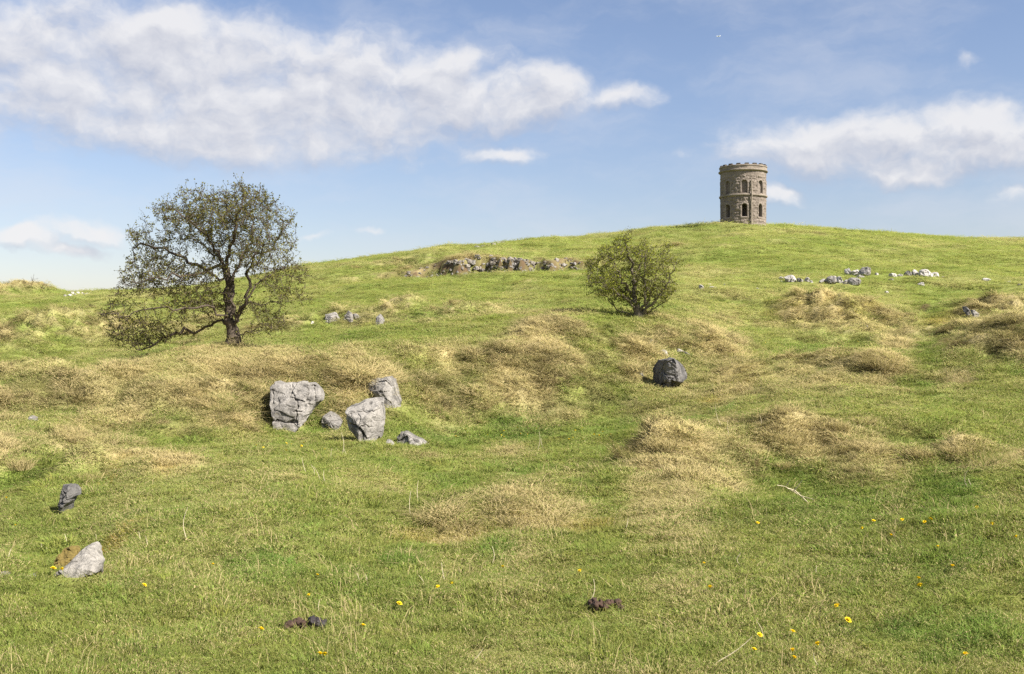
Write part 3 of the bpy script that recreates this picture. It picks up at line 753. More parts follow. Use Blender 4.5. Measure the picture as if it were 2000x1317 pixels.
    ring('parapet', [(R - .35, 6.45), (R + .06, 6.45), (R + .06, 6.80), (R - .35, 6.80)], M_ASHLAR, 23)
    ring('coping', [(R - .40, 6.79), (R + .12, 6.79), (R + .12, 6.90), (R + .04, 6.95), (R - .40, 6.95)], M_ASHLAR, 24)
    # stones along the top of the parapet
    bx = np.array([(-.5, -.5, 0), (.5, -.5, 0), (.5, .5, 0), (-.5, .5, 0), (-.45, -.45, 1), (.45, -.42, 1), (.45, .45, 1), (-.42, .45, 1)], float)
    bf = np.array([(0, 3, 2, 1), (4, 5, 6, 7), (0, 1, 5, 4), (1, 2, 6, 5), (2, 3, 7, 6), (3, 0, 4, 7)])
    mm = mesh_np('merlon', bx * np.array([.28, .50, .18]), bf, False, {'rnd': np.full(8, .5)}); mm.materials.append(M_DARKSTONE)
    for k in range(17):
        an = fdir + math.radians(9 + k * 360 / 17)
        o = link('merlon', mm, None, root, (math.cos(an) * (R - .10), math.sin(an) * (R - .10), 6.93))
        o.rotation_euler.z = an
    # rainwater pipe with brackets
    an = fdir + math.radians(20)
    zs = np.array([-.4, 1.2, 2.6, 3.28, 3.40, 3.55, 5.0, 5.05]); rad = np.array([R + .10] * 3 + [R + .2] * 3 + [R + .10] * 2)
    pts = np.stack([np.cos(an) * rad, np.sin(an) * rad, zs], 1)
    v, f = frusta(pts[:-1], pts[1:], np.full(7, .085), np.full(7, .085), 8)
    link('downpipe', mesh_np('downpipe', v, f, True, {'rnd': np.ones(len(v))}), M_ASHLAR, root)
    v, f = frusta(np.array([(0, 0, 0.)]), np.array([(0, 0, 6.3)]), np.array([1.05]), np.array([1.05]), 24)
    link('stair_core', mesh_np('stair_core', v, f, False, {'rnd': np.full(len(v), .3)}), M_WALL, root)
    # floor inside and the roof slab behind the parapet
    n = 40; t2 = np.arange(n) / n * 2 * np.pi
    for nm, z, rr in (('upper_floor', 3.35, R - .5), ('roof_slab', 6.3, R - .3), ('ground_floor', .1, R - .5)):
        v = np.concatenate([np.stack([np.cos(t2) * rr, np.sin(t2) * rr, np.full(n, z)], -1), np.stack([np.cos(t2) * rr, np.sin(t2) * rr, np.full(n, z + .12)], -1)])
        me = bpy.data.meshes.new(nm)
        me.from_pydata([tuple(q) for q in v], [], [list(range(n))[::-1], list(range(n, 2 * n))] + [[i, (i + 1) % n, (i + 1) % n + n, i + n] for i in range(n)])
        at = me.attributes.new('rnd', 'FLOAT', 'POINT'); at.data.foreach_set('value', np.full(2 * n, .3, np.float32))
        link(nm, me, M_WALL, root)
tower()

# ------------------------------------------------------------------ stones
ORD = ['', 'first', 'second', 'third', 'fourth', 'fifth', 'sixth', 'seventh', 'eighth', 'ninth', 'tenth', 'eleventh', 'twelfth', 'thirteenth', 'fourteenth', 'fifteenth']
def resample2(pts, step):
    out = [np.array(pts[0], float)]
    for a, b in zip(pts[:-1], pts[1:]):
        a, b = np.array(a, float), np.array(b, float); n = max(1, int(np.linalg.norm(b - a) / step))
        out += [a + (b - a) * i / n for i in range(1, n + 1)]
    return out
def stone_mesh(poly, y0, lean, T, yaw, NA, NR, seed, cuts=7, amp=.045, cracks=(), sq=4.5, steps=0.0, blk=1.0, toe=0.0):
    """a block whose face has the given outline (px, row); returns world vertices, faces"""
    r = np.random.default_rng(seed)
    P = np.array(poly, float); Q = np.concatenate([P, P[:1]])
    sl_ = np.r_[0, np.cumsum(np.linalg.norm(np.diff(Q, axis=0), axis=1))]
    tt = np.linspace(0, sl_[-1], NA, endpoint=False)
    B = np.stack([np.interp(tt, sl_, Q[:, 0]), np.interp(tt, sl_, Q[:, 1])], 1)
    size = np.sqrt(np.ptp(P[:, 0]) * np.ptp(P[:, 1]))
    c = B.mean(0)
    jag = 1 + .05 * fbm2(np.cos(tt / sl_[-1] * 6.283) * 6 + seed, np.sin(tt / sl_[-1] * 6.283) * 6, seed, 3)
    B = c + (B - c) * jag[:, None]
    rs = 1 - (1 - np.arange(1, NR + 1) / NR) ** 1.25
    rings, dep = [], []
    for rr in rs:
        rings.append(c + rr * (B - c)); dep.append(np.full(NA, max(1 - rr ** sq, 0) ** (1 / sq)))
    front = np.concatenate([c[None]] + rings); g = np.concatenate([[1.0]] + dep)
    back = np.concatenate([c[None]] + rings[:-1]); gb = np.concatenate([[1.0]] + dep[:-1])
    p2 = np.concatenate([front, back]); dy = np.concatenate([-T * g, T * 1.1 * gb])
    rb = P[:, 1].max(); m = y0 / F
    Yd = y0 + lean * (rb - p2[:, 1]) * m
    X = (p2[:, 0] - CX) / F * Yd; Z = EYE + (CY - p2[:, 1]) / F * Yd
    w = np.stack([X, Yd + dy - yaw * (p2[:, 0] - c[0]) * m, Z], 1)
    ctr = w.mean(0); s = size * m; q = (w - ctr) / s
    for k in range(cuts):                                  # broken faces
        nrm = r.normal(size=3); nrm[1] = -abs(nrm[1]) * 1.6; nrm[2] = abs(nrm[2]) * .9 if r.uniform() < .8 else nrm[2] * .25; nrm /= np.linalg.norm(nrm)
        e = q @ nrm; lim = np.quantile(e, r.uniform(.72, .93)); over = np.maximum(e - lim, 0)
        q = q - nrm[None] * (over * .85)[:, None]
    for cells, dep, aniso in ((14, .085, (1, 1, 1.3)), (60, .035, (1, 1, 1.9))):        # bedding and joint blocks with open joints between
        ft = r.uniform(-.75, .75, (cells, 3)) * (1, .8, 1); lev = r.uniform(-1, 1, cells); til = r.normal(0, .5, (cells, 2))
        qw = q + .05 * np.stack([noise3(q * 5 + k * 9, seed + k) for k in range(3)], 1)
        dd = np.sqrt((((qw[:, None] - ft[None]) * np.array(aniso)) ** 2).sum(2)); so = np.argpartition(dd, 1, axis=1)
        rowi = np.arange(len(q)); d1_, d2_ = dd[rowi, so[:, 0]], dd[rowi, so[:, 1]]; ce = np.where(d1_ < d2_, so[:, 0], so[:, 1])
        loc_ = q - ft[ce]
        dep = dep * blk
        q[:, 1] += dep * (lev[ce] + til[ce, 0] * loc_[:, 0] * 2 + til[ce, 1] * loc_[:, 2] * 2) * np.concatenate([g, gb]) ** .4
        q[:, 1] += dep * .55 * np.clip(1 - np.abs(d1_ - d2_) / (.022 if cells < 20 else .03), 0, 1) * np.concatenate([g, gb])
    nz = fbm3(q * 2.3 + seed, seed, 4, .55)
    rid = np.abs(fbm3(q * np.array([3., 3., 3.]) + seed * 2, seed + 50, 3))
    edge = np.concatenate([g, gb]) ** .5
    q[:, 1] -= (amp * 1.6 * nz - amp * 1.2 * rid) * (.3 + .7 * edge)
    q[:, 0] += amp * .5 * fbm3(q * 3.1 + 7, seed + 9, 3); q[:, 2] += amp * .5 * fbm3(q * 3.1 + 31, seed + 19, 3)
    if steps: q[:, 1] += steps * (np.floor(q[:, 2] * 4 + nz) / 4 - q[:, 2])
    nf = len(front)
    for line in cracks:
        ln = np.array(resample2(line, 4.0)); ln[1:-1] += r.normal(0, 1.5, ln[1:-1].shape); dmin = np.full(nf, 1e9)
        for a, b in zip(ln[:-1], ln[1:]):
            ab = b - a; t = np.clip(((front - a) @ ab) / (ab @ ab), 0, 1)
            dmin = np.minimum(dmin, np.linalg.norm(front - (a + t[:, None] * ab), axis=1))
        q[:nf, 1] +=   .06 * np.clip(1 - dmin / (1.2 + 1.2 * np.clip(noise2(front[:, 0] / 7, front[:, 1] / 7, seed) + .5, 0, 1)), 0, 1)
    zr = np.clip((q[:, 2] - q[:, 2].min()) / np.ptp(q[:, 2]), 0, 1)
    q[:, 1] -= toe * (T / s) * np.clip(1 - zr * 1.8, 0, 1)
    w = q * s + ctr
    f3, f4 = [], []
    ar = np.arange(NA); nx = (ar + 1) % NA
    f3.append(np.stack([np.zeros(NA, int), 1 + ar, 1 + nx], 1))
    for k in range(NR - 1):
        o = 1 + k * NA; f4.append(np.stack([o + ar, o + NA + ar, o + NA + nx, o + nx], 1))
    ob = nf; f3.append(np.stack([np.full(NA, ob), ob + 1 + nx, ob + 1 + ar], 1))
    for k in range(NR - 2):
        o = ob + 1 + k * NA; f4.append(np.stack([o + ar, o + nx, o + NA + nx, o + NA + ar], 1))
    o, l = ob + 1 + (NR - 2) * NA, 1 + (NR - 1) * NA
    f4.append(np.stack([o + ar, o + nx, l + nx, l + ar], 1))
    return w, [np.concatenate(f3), np.concatenate(f4)]

def stone(poly, label, group=None, T=None, yaw=0, lean=None, hi=True, mat=None, seed=1, parent=None, name='boulder', cat='boulder', basey=None, **kw):
    P = np.array(poly, float)
    bx = P[np.argmax(P[:, 1]), 0]; rb = P[:, 1].max(); rt = P[:, 1].min(); cx = P[:, 0].mean()
    y0 = (basey or pick(bx, rb - 1.5)) + .02
    size = np.sqrt(np.ptp(P[:, 0]) * np.ptp(P[:, 1])) * y0 / F
    ht = (rb - rt) * y0 / F
    if lean is None:
        yt = pick(cx, rt + 1); lean = np.clip(.75 * (yt - y0) / max(ht, .01), .05, 1.3)
    T = (T if T else .42) * size
    NA, NR = (150, 34) if hi else (36, 9)
    w, f = stone_mesh(P, y0 + T * (-.3 if parent else .28 if hi else .15), lean, T, yaw, NA, NR, seed, **kw)
    base = np.array([w[:, 0].mean(), w[:, 1].mean(), w[:, 2].min()])
    if parent is None:
        HOLES.append((base[0], base[1], (.34 * size if hi else .95 * size if y0 > 45 else min(.6 * size, .16))))
        if y0 < 14: HOLES.extend([(base[0] + k * size, base[1] - .55 * size, .25 * size) for k in (-.35, 0, .35)])
    else: HOLES.append((base[0], base[1] - .1 * size, .5 * size))
    # the buried foot goes down into the turf
    lowz = w[:, 2].min(); dz = np.clip(1 - (w[:, 2] - lowz) / (.35 * ht + 1e-6), 0, 1); back = smooth(-.2 * T, .6 * T, w[:, 1] - base[1])
    w[:, 2] -= dz * back * .5 * ht
    pb = np.array(parent.location[:]) if parent else None
    org = pb if parent else base
    me = mesh_np(name, w - org, f, False)
    return link(name, me, mat or M_ROCK, parent, None if parent else tuple(base), label, None if parent else cat, group)

def Z(ox, oy, k, pts): return [(ox + k * a, oy + k * b) for a, b in pts]
z3 = lambda p: Z(480, 700, .21, p); z4 = lambda p: Z(1100, 440, .2582, p); z5 = lambda p: Z(0, 880, .2278, p)
zk = lambda p: Z(560, 560, .15, p); z7 = lambda p: Z(1350, 500, .325, p)
GB = 'limestone blocks in the hollow bank'
stone(z3([(240, 260), (290, 215), (345, 230), (400, 225), (450, 212), (560, 215), (650, 220), (690, 270), (712, 340), (708, 395), (660, 420), (620, 470), (575, 560), (520, 630), (470, 690), (420, 735),
          (320, 742), (290, 690), (270, 630), (245, 520), (230, 420), (240, 340)]), 'largest grey limestone block, cracked top to bottom, tapering to its foot in the bank', GB, seed=3, T=.24, cuts=2, sq=8, yaw=-.10, toe=.6, blk=.7,
      cracks=[z3([(455, 225), (460, 330), (500, 420), (520, 520), (540, 600)]), z3([(650, 260), (655, 330), (660, 400)]), z3([(245, 575), (330, 570), (450, 590), (520, 600)]), z3([(480, 490), (560, 480)]), z3([(270, 290), (275, 420)]), z3([(620, 262), (670, 268)])])
stone(z3([(690, 600), (720, 540), (780, 490), (860, 475), (900, 510), (905, 580), (860, 670), (820, 685), (740, 685), (700, 650)]), 'small wedge shaped grey limestone block between the two large blocks', GB, seed=8, T=.55, yaw=.25)
stone(z3([(940, 460), (1010, 430), (1100, 385), (1190, 355), (1270, 370), (1285, 450), (1285, 560), (1275, 700), (1220, 770), (1190, 808), (1110, 800), (1060, 765), (1000, 700), (950, 660), (938, 560)]),
      'tall grey limestone block with flat sloping top and shaded left side, in front of another', GB, seed=12, T=.40, cuts=5, yaw=-.05, amp=.05, toe=.5, blk=.7, lean=.55,
      cracks=[z3([(1000, 470), (1020, 600), (1060, 650), (1150, 600), (1270, 610)]), z3([(1180, 660), (1200, 760)]), z3([(1010, 440), (1150, 425), (1270, 400)])])
stone(z3([(1060, 235), (1110, 200), (1250, 180), (1350, 165), (1395, 190), (1410, 280), (1440, 400), (1435, 480), (1410, 545), (1330, 510), (1290, 470), (1240, 400), (1150, 320), (1080, 285)]),
      'broad pitted limestone block at the upper right, behind the tall block', GB, seed=17, T=.5, amp=.06, lean=.7, blk=.7, cracks=[z3([(1160, 310), (1260, 300), (1400, 280)]), z3([(1120, 200), (1130, 300)])])
stone(z3([(1390, 800), (1400, 740), (1440, 690), (1500, 680), (1580, 720), (1640, 750), (1720, 810), (1750, 835), (1600, 828), (1480, 818)]), 'low grey limestone boulder sloping down to the right on the hollow floor', GB, seed=22, T=.5, yaw=.1)
stone(z3([(1300, 800), (1310, 750), (1370, 745), (1390, 780), (1385, 815), (1330, 820)]), 'little pale stone touching the left end of the low sloping boulder', GB, seed=25, hi=False, T=.5)
stone(z3([(690, 150), (745, 138), (782, 160), (798, 240), (778, 287), (735, 268), (712, 225), (745, 200)]), 'thin pale stone poking from the turf right of the cracked block top', GB, seed=27, hi=False, T=.3)
stone(z3([(962, 250), (995, 195), (1030, 235), (1032, 280), (1000, 297)]), 'small upright pale stone left of the broad pitted block', GB, seed=29, hi=False, T=.3)
stone(z3([(500, 752), (535, 740), (530, 752), (505, 762)]), 'tiny pale stone in the grass below the cracked block', GB, seed=31, hi=False, T=.4)
GH = 'dark boulder and stones below the young tree'
stone(z4([(700, 1075), (740, 1020), (820, 1003), (890, 998), (940, 1030), (995, 1085), (990, 1130), (930, 1170), (860, 1200), (790, 1240), (730, 1225), (705, 1180)]), 'blackened grey boulder with pale top edge below the young tree', GH, seed=41, T=.34, yaw=.70, sq=9, blk=1.3, mat=M_ROCKD,
      lean=.05, cuts=7, amp=.06, cracks=[z4([(905, 1050), (905, 1170)]), z4([(720, 1180), (790, 1235)]), z4([(850, 1180), (840, 1130)])])
stone(z4([(572, 1125), (598, 1100), (615, 1120), (628, 1165), (600, 1168), (574, 1158)]), 'small pointed stone left of the blackened boulder', GH, seed=43, hi=False, T=.45, yaw=.5)
stone(z4([(725, 950), (760, 938), (800, 958), (820, 1000), (790, 1008), (750, 978)]), 'flat pale slab just above the blackened boulder', GH, seed=44, hi=False, T=.3, mat=M_ROCKP)
stone(z4([(780, 908), (850, 922), (925, 958), (1002, 995), (950, 1004), (860, 962)]), 'long pale slab slanting down right above the blackened boulder', GH, seed=45, hi=False, T=.25, mat=M_ROCKP)
stone(z4([(618, 880), (665, 858), (698, 880), (660, 918), (630, 905)]), 'pale stone in the straw bank between young tree and blackened boulder', GH, seed=46, hi=False, T=.4, mat=M_ROCKP)
stone(z5([(525, 300), (590, 295), (680, 288), (698, 350), (672, 385), (632, 392), (622, 430), (592, 460), (548, 545), (513, 532), (518, 430), (535, 380)]), 'narrow black and white limestone block under a tussock at the left', None, seed=51, T=.55, yaw=.55, mat=M_ROCKD, lean=.1, amp=.09)
J = stone(z5([(462, 1092), (510, 1030), (600, 970), (690, 872), (765, 810), (824, 780), (852, 860), (868, 960), (842, 1042), (740, 1078), (640, 1100), (540, 1104)]),
      'pale triangular limestone boulder with a moss bank in the left foreground', None, seed=55, T=.40, cuts=2, mat=M_ROCKM, amp=.05, yaw=-.1, sq=3.0, blk=.45)
stone(z5([(425, 1010), (480, 920), (560, 842), (640, 826), (690, 850), (650, 925), (570, 1000), (470, 1062)]), None, seed=56, hi=False, T=.35, mat=M_MOSS, parent=J, name='moss_cushion', sq=2.2, cuts=0, amp=.22, blk=1.0)
stone(z5([(-60, 1060), (-10, 1045), (40, 1038), (80, 1060), (72, 1095), (0, 1108), (-50, 1100)]), 'small grey stone at the left picture edge beside moss', None, seed=57, hi=False, T=.45)
stone(z5([(150, 1100), (200, 1070), (285, 1058), (328, 1092), (280, 1110), (190, 1112)]), 'low grey stone between the picture edge and the triangular boulder', None, seed=58, hi=False, T=.45)
GK = 'upright limestone rocks right of the old hawthorn'
stone(zk([(483, 480), (490, 370), (540, 335), (600, 318), (650, 350), (682, 420), (678, 492), (600, 500), (510, 495)]), 'streaked grey rock nearest the old hawthorn trunk', GK, seed=61, T=.5, amp=.12, steps=.0)
stone(zk([(730, 505), (740, 380), (790, 308), (840, 340), (890, 420), (918, 512), (800, 520)]), 'middle pointed streaked rock of the three behind the old hawthorn', GK, seed=62, T=.5, amp=.12)
stone(zk([(850, 298), (930, 370), (962, 392), (948, 468), (905, 440), (880, 380)]), 'thin pale slab leaning behind the middle pointed rock', GK, seed=63, hi=False, T=.3)
stone(zk([(1152, 535), (1163, 400), (1200, 340), (1240, 333), (1288, 382), (1272, 455), (1222, 528)]), 'dark narrow rock with a white right face, standing alone in a grassy dip', GK, seed=64, T=.5, yaw=.45)
stone(zk([(290, 490), (300, 455), (355, 445), (362, 470), (325, 488)]), 'small white stone in grass between old hawthorn and streaked rock', GK, seed=65, hi=False, T=.4, mat=M_ROCKP)
stone(zk([(1172, 225), (1195, 208), (1206, 216), (1185, 236)]), 'tiny white stone above the narrow dark rock', GK, seed=66, hi=False, T=.4, mat=M_ROCKP)
stone(z7([(1618, 305), (1640, 302), (1668, 325), (1692, 362), (1662, 358)]), 'left of two grey slabs lying on the straw bank at the right', 'two slabs on the right bank', seed=67, hi=False, T=.3)
stone(z7([(1680, 322), (1712, 328), (1765, 378), (1735, 381), (1698, 379)]), 'right of two grey slabs lying on the straw bank at the right', 'two slabs on the right bank', seed=68, hi=False, T=.3)
stone([(55, 817), (62, 811), (72, 815), (72, 823), (60, 824)], 'lone round white stone on the far left bank', None, seed=69, hi=False, T=.5, mat=M_ROCK)
stone([(1228, 1150 - 150), (1236, 996), (1243, 1001), (1236, 1005)], 'tiny pale stone on the tan ridge in the middle', None, seed=70, hi=False, T=.4, mat=M_ROCKP) if False else None

def blob_poly(cx, cy, w, h, seed, n=11):
    r = np.random.default_rng(seed); th = np.sort(r.uniform(0, 6.283, n) * .25 + np.arange(n) / n * 6.283 * .75 + np.arange(n) * .14)
    th = np.arange(n) / n * 6.283 + r.uniform(-.2, .2, n)
    k = r.uniform(.82, 1.12, n)
    return [(cx + .5 * w * math.cos(t) * q, cy - .5 * h * math.sin(t) * q) for t, q in zip(th, k)]

rows7 = {
 'left row of far boulders': [(545, 135, 30, 16), (545, 158, 22, 13), (600, 140, 68, 38), (658, 147, 38, 30), (698, 148, 27, 28), (725, 158, 20, 16)],
 'lower heap of far boulders': [(790, 155, 46, 27), (845, 150, 62, 38), (893, 153, 44, 37), (928, 160, 34, 26), (860, 130, 22, 17), (978, 160, 74, 48)],
 'upper heap of far boulders': [(945, 100, 40, 38), (993, 105, 48, 32), (1048, 100, 64, 54), (1010, 127, 56, 18), (1112, 112, 24, 15)],
 'right row of far boulders': [(1212, 120, 47, 24), (1250, 120, 36, 15), (1310, 112, 48, 32), (1348, 108, 38, 38), (1412, 113, 76, 44), (1470, 115, 44, 36), (1515, 127, 18, 10)],
 'thin far scatter below the tower': [(60, 190, 24, 32), (108, 170, 20, 16), (130, 192, 50, 14), (200, 175, 12, 12), (262, 190, 20, 12), (340, 205, 12, 8), (400, 198, 26, 12), (445, 200, 16, 10)],
 'odd stones dotted on the right hillside': [(1175, 222, 36, 16), (1200, 146, 28, 14), (1390, 173, 44, 20), (1775, 145, 42, 22), (1910, 157, 20, 12), (1980, 175, 28, 12), (775, 105, 14, 9), (1055, 424, 16, 10)]}
sd = 200
for gname, lst in rows7.items():
    lst = sorted(lst)
    for i, (cx, cy, w, h) in enumerate(lst):
        sd += 1
        big = w * h > 1200
        side = 'leftmost' if i == 0 else 'rightmost' if i == len(lst) - 1 else ORD[i + 1] + ' from left'
        stone(z7(blob_poly(cx, cy - h * .12, w * 1.22, h * 1.3, sd)), f'{"large" if big else "small"} pale limestone {"boulder" if w > 30 else "stone"}, {side} in the {gname}',
              gname, seed=sd, hi=False, T=.5, mat=M_ROCKP if (sd % 4) else M_ROCK, name='boulder' if w > 30 else 'stone', cat='boulder' if w > 30 else 'stone', sq=3.0, cuts=6, amp=.10, lean=.1)

# rock outcrops: many broken blocks in one face
def outcrop(label, pieces, mat, seed, jit=1.0):
    px, row = pieces[0][:2]
    y = pick(px, row); root = link('rock_outcrop', None, loc=tuple(spot(px, row)), label=label, cat='outcrop')
    for i, (cx, cy, w, h) in enumerate(pieces):
        stone(blob_poly(cx, cy, w, h, seed + i, 9), None, None, seed=seed + i, hi=False, T=.5, mat=mat if i % 3 else M_ROCK, parent=root, name='block', sq=7, cuts=8, amp=.10, lean=.35)
    return root
ro = np.random.default_rng(77)
def ledge_blocks(label, px0, px1, n, wmin, wmax, seed):
    root = None; r = np.random.default_rng(seed)
    for i in range(n):
        px = px0 + (px1 - px0) * (i + r.uniform()) / n
        x92 = (px - CX) / F * 92; hh, yl = ledge_line(np.array([x92]), np.array([92.])); y = float(yl[0]) + r.uniform(-.15, 1.55)
        x = (px - CX) / F * y; z = float(H(np.array([x]), np.array([y]))[0]); row = CY - (z - EYE) / y * F; w = r.uniform(wmin, wmax) * (1.25 if i % 5 == 0 else 1); h = w * r.uniform(.38, .7)
        if root is None: root = link('rock_outcrop', None, loc=(x, y, z), label=label, cat='outcrop')
        stone(blob_poly(px, row - h * .15, w, h, seed + i, 8), None, None, seed=seed + i, hi=False, T=.5, mat=(M_ROCKF, M_ROCKF, M_ROCKF, M_ROCK)[i % 4], parent=root, name='block', sq=7, cuts=8, amp=.10, lean=.35, basey=y)
ledge_blocks('broken grey limestone quarry face below the skyline, left of the young tree', 880, 1044, 130, 7, 17, 400)
ledge_blocks('low stony ledge immediately left of the young tree crown', 1048, 1136, 46, 5, 12, 560)
ledge_blocks('small rock face left of the main quarry face', 790, 872, 30, 5, 11, 620)
pcs = [(933, 483, 16, 8), (943, 481, 12, 7), (953, 480, 14, 6), (963, 478, 16, 6), (973, 476, 14, 6), (982, 474, 14, 5)]
outcrop('flat grey rock ledge on the skyline above the quarry face', pcs, M_ROCKF, 700)
pcs = [(126, 578, 7, 6), (136, 577, 9, 7), (141, 573, 7, 6), (146, 576, 6, 5), (153, 572, 7, 5), (160, 573, 6, 5), (163, 575, 6, 4), (169, 574, 6, 5), (174, 575, 5, 3), (56, 578, 5, 4), (52, 582, 4, 3)]
outcrop('white rubble on the skyline left of the old hawthorn', pcs, M_ROCKP, 740)

# ------------------------------------------------------------------ trees
def grow(seeds, ells, n_attr, step, infl, kill, bias, seed, gap, gapth, iters=140):
    """branches that reach for points spread through the crown"""
    r = np.random.default_rng(seed)
    pos, par = [], []
    for chain, parent in seeds:
        prev = parent(pos) if callable(parent) else parent
        for p in chain: pos.append(p); par.append(prev); prev = len(pos) - 1
    pos = [np.array(p, float) for p in pos]; n_seed = len(pos)
    A = []
    wts = np.array([e[6] for e in ells]); wts = wts / wts.sum()
    for e, c in zip(ells, r.multinomial(n_attr, wts)):
        d = r.normal(size=(c, 3)); d /= np.linalg.norm(d, axis=1, keepdims=True); d *= (r.uniform(.0, 1, c) ** .38)[:, None]
        A.append(d * np.array(e[3:6]) + np.array(e[:3]))
    A = np.concatenate(A); A = A[fbm3(A * np.array([.8, .8, 1.25]) * gap, seed, 2) > gapth]; P = np.array(pos)
    d = np.linalg.norm(A[:, None] - P[None], axis=2); near, dist = d.argmin(1), d.min(1)
    for it in range(iters):
        act = dist < infl
        if not act.any():
            infl *= 1.6
            if infl > 30: break
            continue
        acc = {}
        for n, v in zip(near[act], (A[act] - P[near[act]])):
            v = v / (np.linalg.norm(v) + 1e-9)
            acc[n] = acc.get(n, 0) + v
        new = []
        for n, v in acc.items():
            v = v / (np.linalg.norm(v) + 1e-9) + bias + r.normal(0, .28, 3)
            new.append(P[n] + step * v / np.linalg.norm(v)); par.append(int(n))
        new = np.array(new); b = len(P); P = np.concatenate([P, new])
        d = np.sqrt(np.maximum((A ** 2).sum(1)[:, None] + (new ** 2).sum(1)[None] - 2 * A @ new.T, 0)); i2, m2 = d.argmin(1), d.min(1)
        up = m2 < dist; near[up] = b + i2[up]; dist[up] = m2[up]
        k = dist > kill; A, near, dist = A[k], near[k], dist[k]
        if len(A) < 8: break
    return P, np.array(par), n_seed

def tree(name, label, cat_base, P, par, n_seed, rt, rtrunk, pw, bark, leaf, seed, spur, spl, leaves, lsz, leaf_keep, limb):
    r = np.random.default_rng(seed); n = len(P); ch = np.zeros(n); val = np.zeros(n)
    for i in range(n - 1, -1, -1):
        if val[i] == 0: val[i] = rt ** pw
        if par[i] >= 0: val[par[i]] += val[i]
    rad = val ** (1 / pw); rad = rad * np.where(rad > rt * 2, rtrunk / rad[0], 1) if rtrunk else rad
    rad = rad * np.clip((rad / rad[0]), .02, 1) ** limb; rad = np.maximum(rad, rt * .8)
    base = np.array(cat_base); root = link(name, None, loc=tuple(base), label=label, cat='tree')
    e = np.arange(n)[par >= 0]; p0, p1 = P[par[e]] - base, P[e] - base
    r1 = rad[e]; r0 = np.minimum(rad[par[e]], r1 * 1.45)
    big = r1 > .05; thin = ~big
    tr = e < n_seed
    def part(nm, sel, sides, kind=None, mat=bark):
        if not sel.any(): return
        fl = lambda p, q: q * (1 + .22 * np.clip(1 - p[:, 2] / .5, 0, 1))
        dd = p1[sel] - p0[sel]; dd = dd / np.linalg.norm(dd, axis=1, keepdims=True) * (r0[sel] * (.45 if sides > 4 else 0))[:, None]
        v, f = frusta(p0[sel] - dd, p1[sel] + dd * .6, fl(p0[sel], r0[sel]), fl(p1[sel], r1[sel]), sides)
        link(nm, mesh_np(nm, v, f, True), mat, root, kind=kind)
    part('trunk', tr & big, 9); part('branches', ~(tr & big) & (r1 > rt * 2.2), 5, 'stuff'); part('twigs', ~(tr & big) & (r1 <= rt * 2.2), 3, 'stuff')
    # short spurs with leaf tufts
    small = e[r1 < rt * 4.5]; k = np.repeat(small, spur); m = len(k)
    d = P[k] - P[par[k]]; d /= np.linalg.norm(d, axis=1, keepdims=True) + 1e-9
    d = d * .7 + r.normal(0, .75, (m, 3)); d[:, 2] += .12; d /= np.linalg.norm(d, axis=1, keepdims=True)
    t0 = r.uniform(0, 1, m)[:, None]; s0 = P[par[k]] * (1 - t0) + P[k] * t0 - base
    ln = spl * r.uniform(.35, 1.25, m)[:, None]
    mid = s0 + d * ln * .5; d2 = d + r.normal(0, .45, (m, 3)); d2 /= np.linalg.norm(d2, axis=1, keepdims=True); tip = mid + d2 * ln * .5
    v1, f1 = frusta(s0, mid, np.full(m, rt * .7), np.full(m, rt * .5), 3); v2, f2 = frusta(mid, tip, np.full(m, rt * .5), np.full(m, rt * .3), 3)
    mb = MB(); mb.add(v1, f1); mb.add(v2, f2); link('spurs', mb.mesh('spurs'), bark, root, kind='stuff')
    kk = np.nonzero(r.uniform(size=m) < leaf_keep)[0]
    kk = np.repeat(kk, leaves); q = len(kk); u = r.uniform(.2, 1.1, q)[:, None]
    c = s0[kk] + (tip[kk] - s0[kk]) * u + r.normal(0, lsz * .6, (q, 3))
    a = r.normal(size=(q, 3)); a /= np.linalg.norm(a, axis=1, keepdims=True); b = np.cross(a, r.normal(size=(q, 3))); b /= np.linalg.norm(b, axis=1, keepdims=True) + 1e-9
    sz = (lsz * r.uniform(.5, 1.2, q))[:, None]
    v = np.stack([c - a * sz * .5, c + b * sz * .33, c + a * sz * .5, c - b * sz * .33], 1).reshape(-1, 3)
    f = np.arange(q * 4).reshape(-1, 4)
    tone = np.repeat(np.clip(r.uniform(0, 1, q) * .7 + .5 * (fbm3(c * .9, 3, 2) + .3), 0, 1), 4)
    link('foliage', mesh_np('foliage', v, f, False, {'rnd': tone}), leaf, root, kind='stuff')
    return root

def px3(zp, ox, oy, k, y0):
    """zoomed-in px, row and a depth offset to a world point"""
    a, b, dy = zp; px, row = ox + k * a, oy + k * b; y = y0 + dy
    return np.array([(px - CX) / F * y0, y, EYE + (CY - row) / F * y0])

def resample(pts, step):
    pts = np.array(pts); out = [pts[0]]
    for a, b in zip(pts[:-1], pts[1:]):
        n = max(1, int(round(np.linalg.norm(b - a) / step)))
        for i in range(1, n + 1): out.append(a + (b - a) * i / n)
    return out

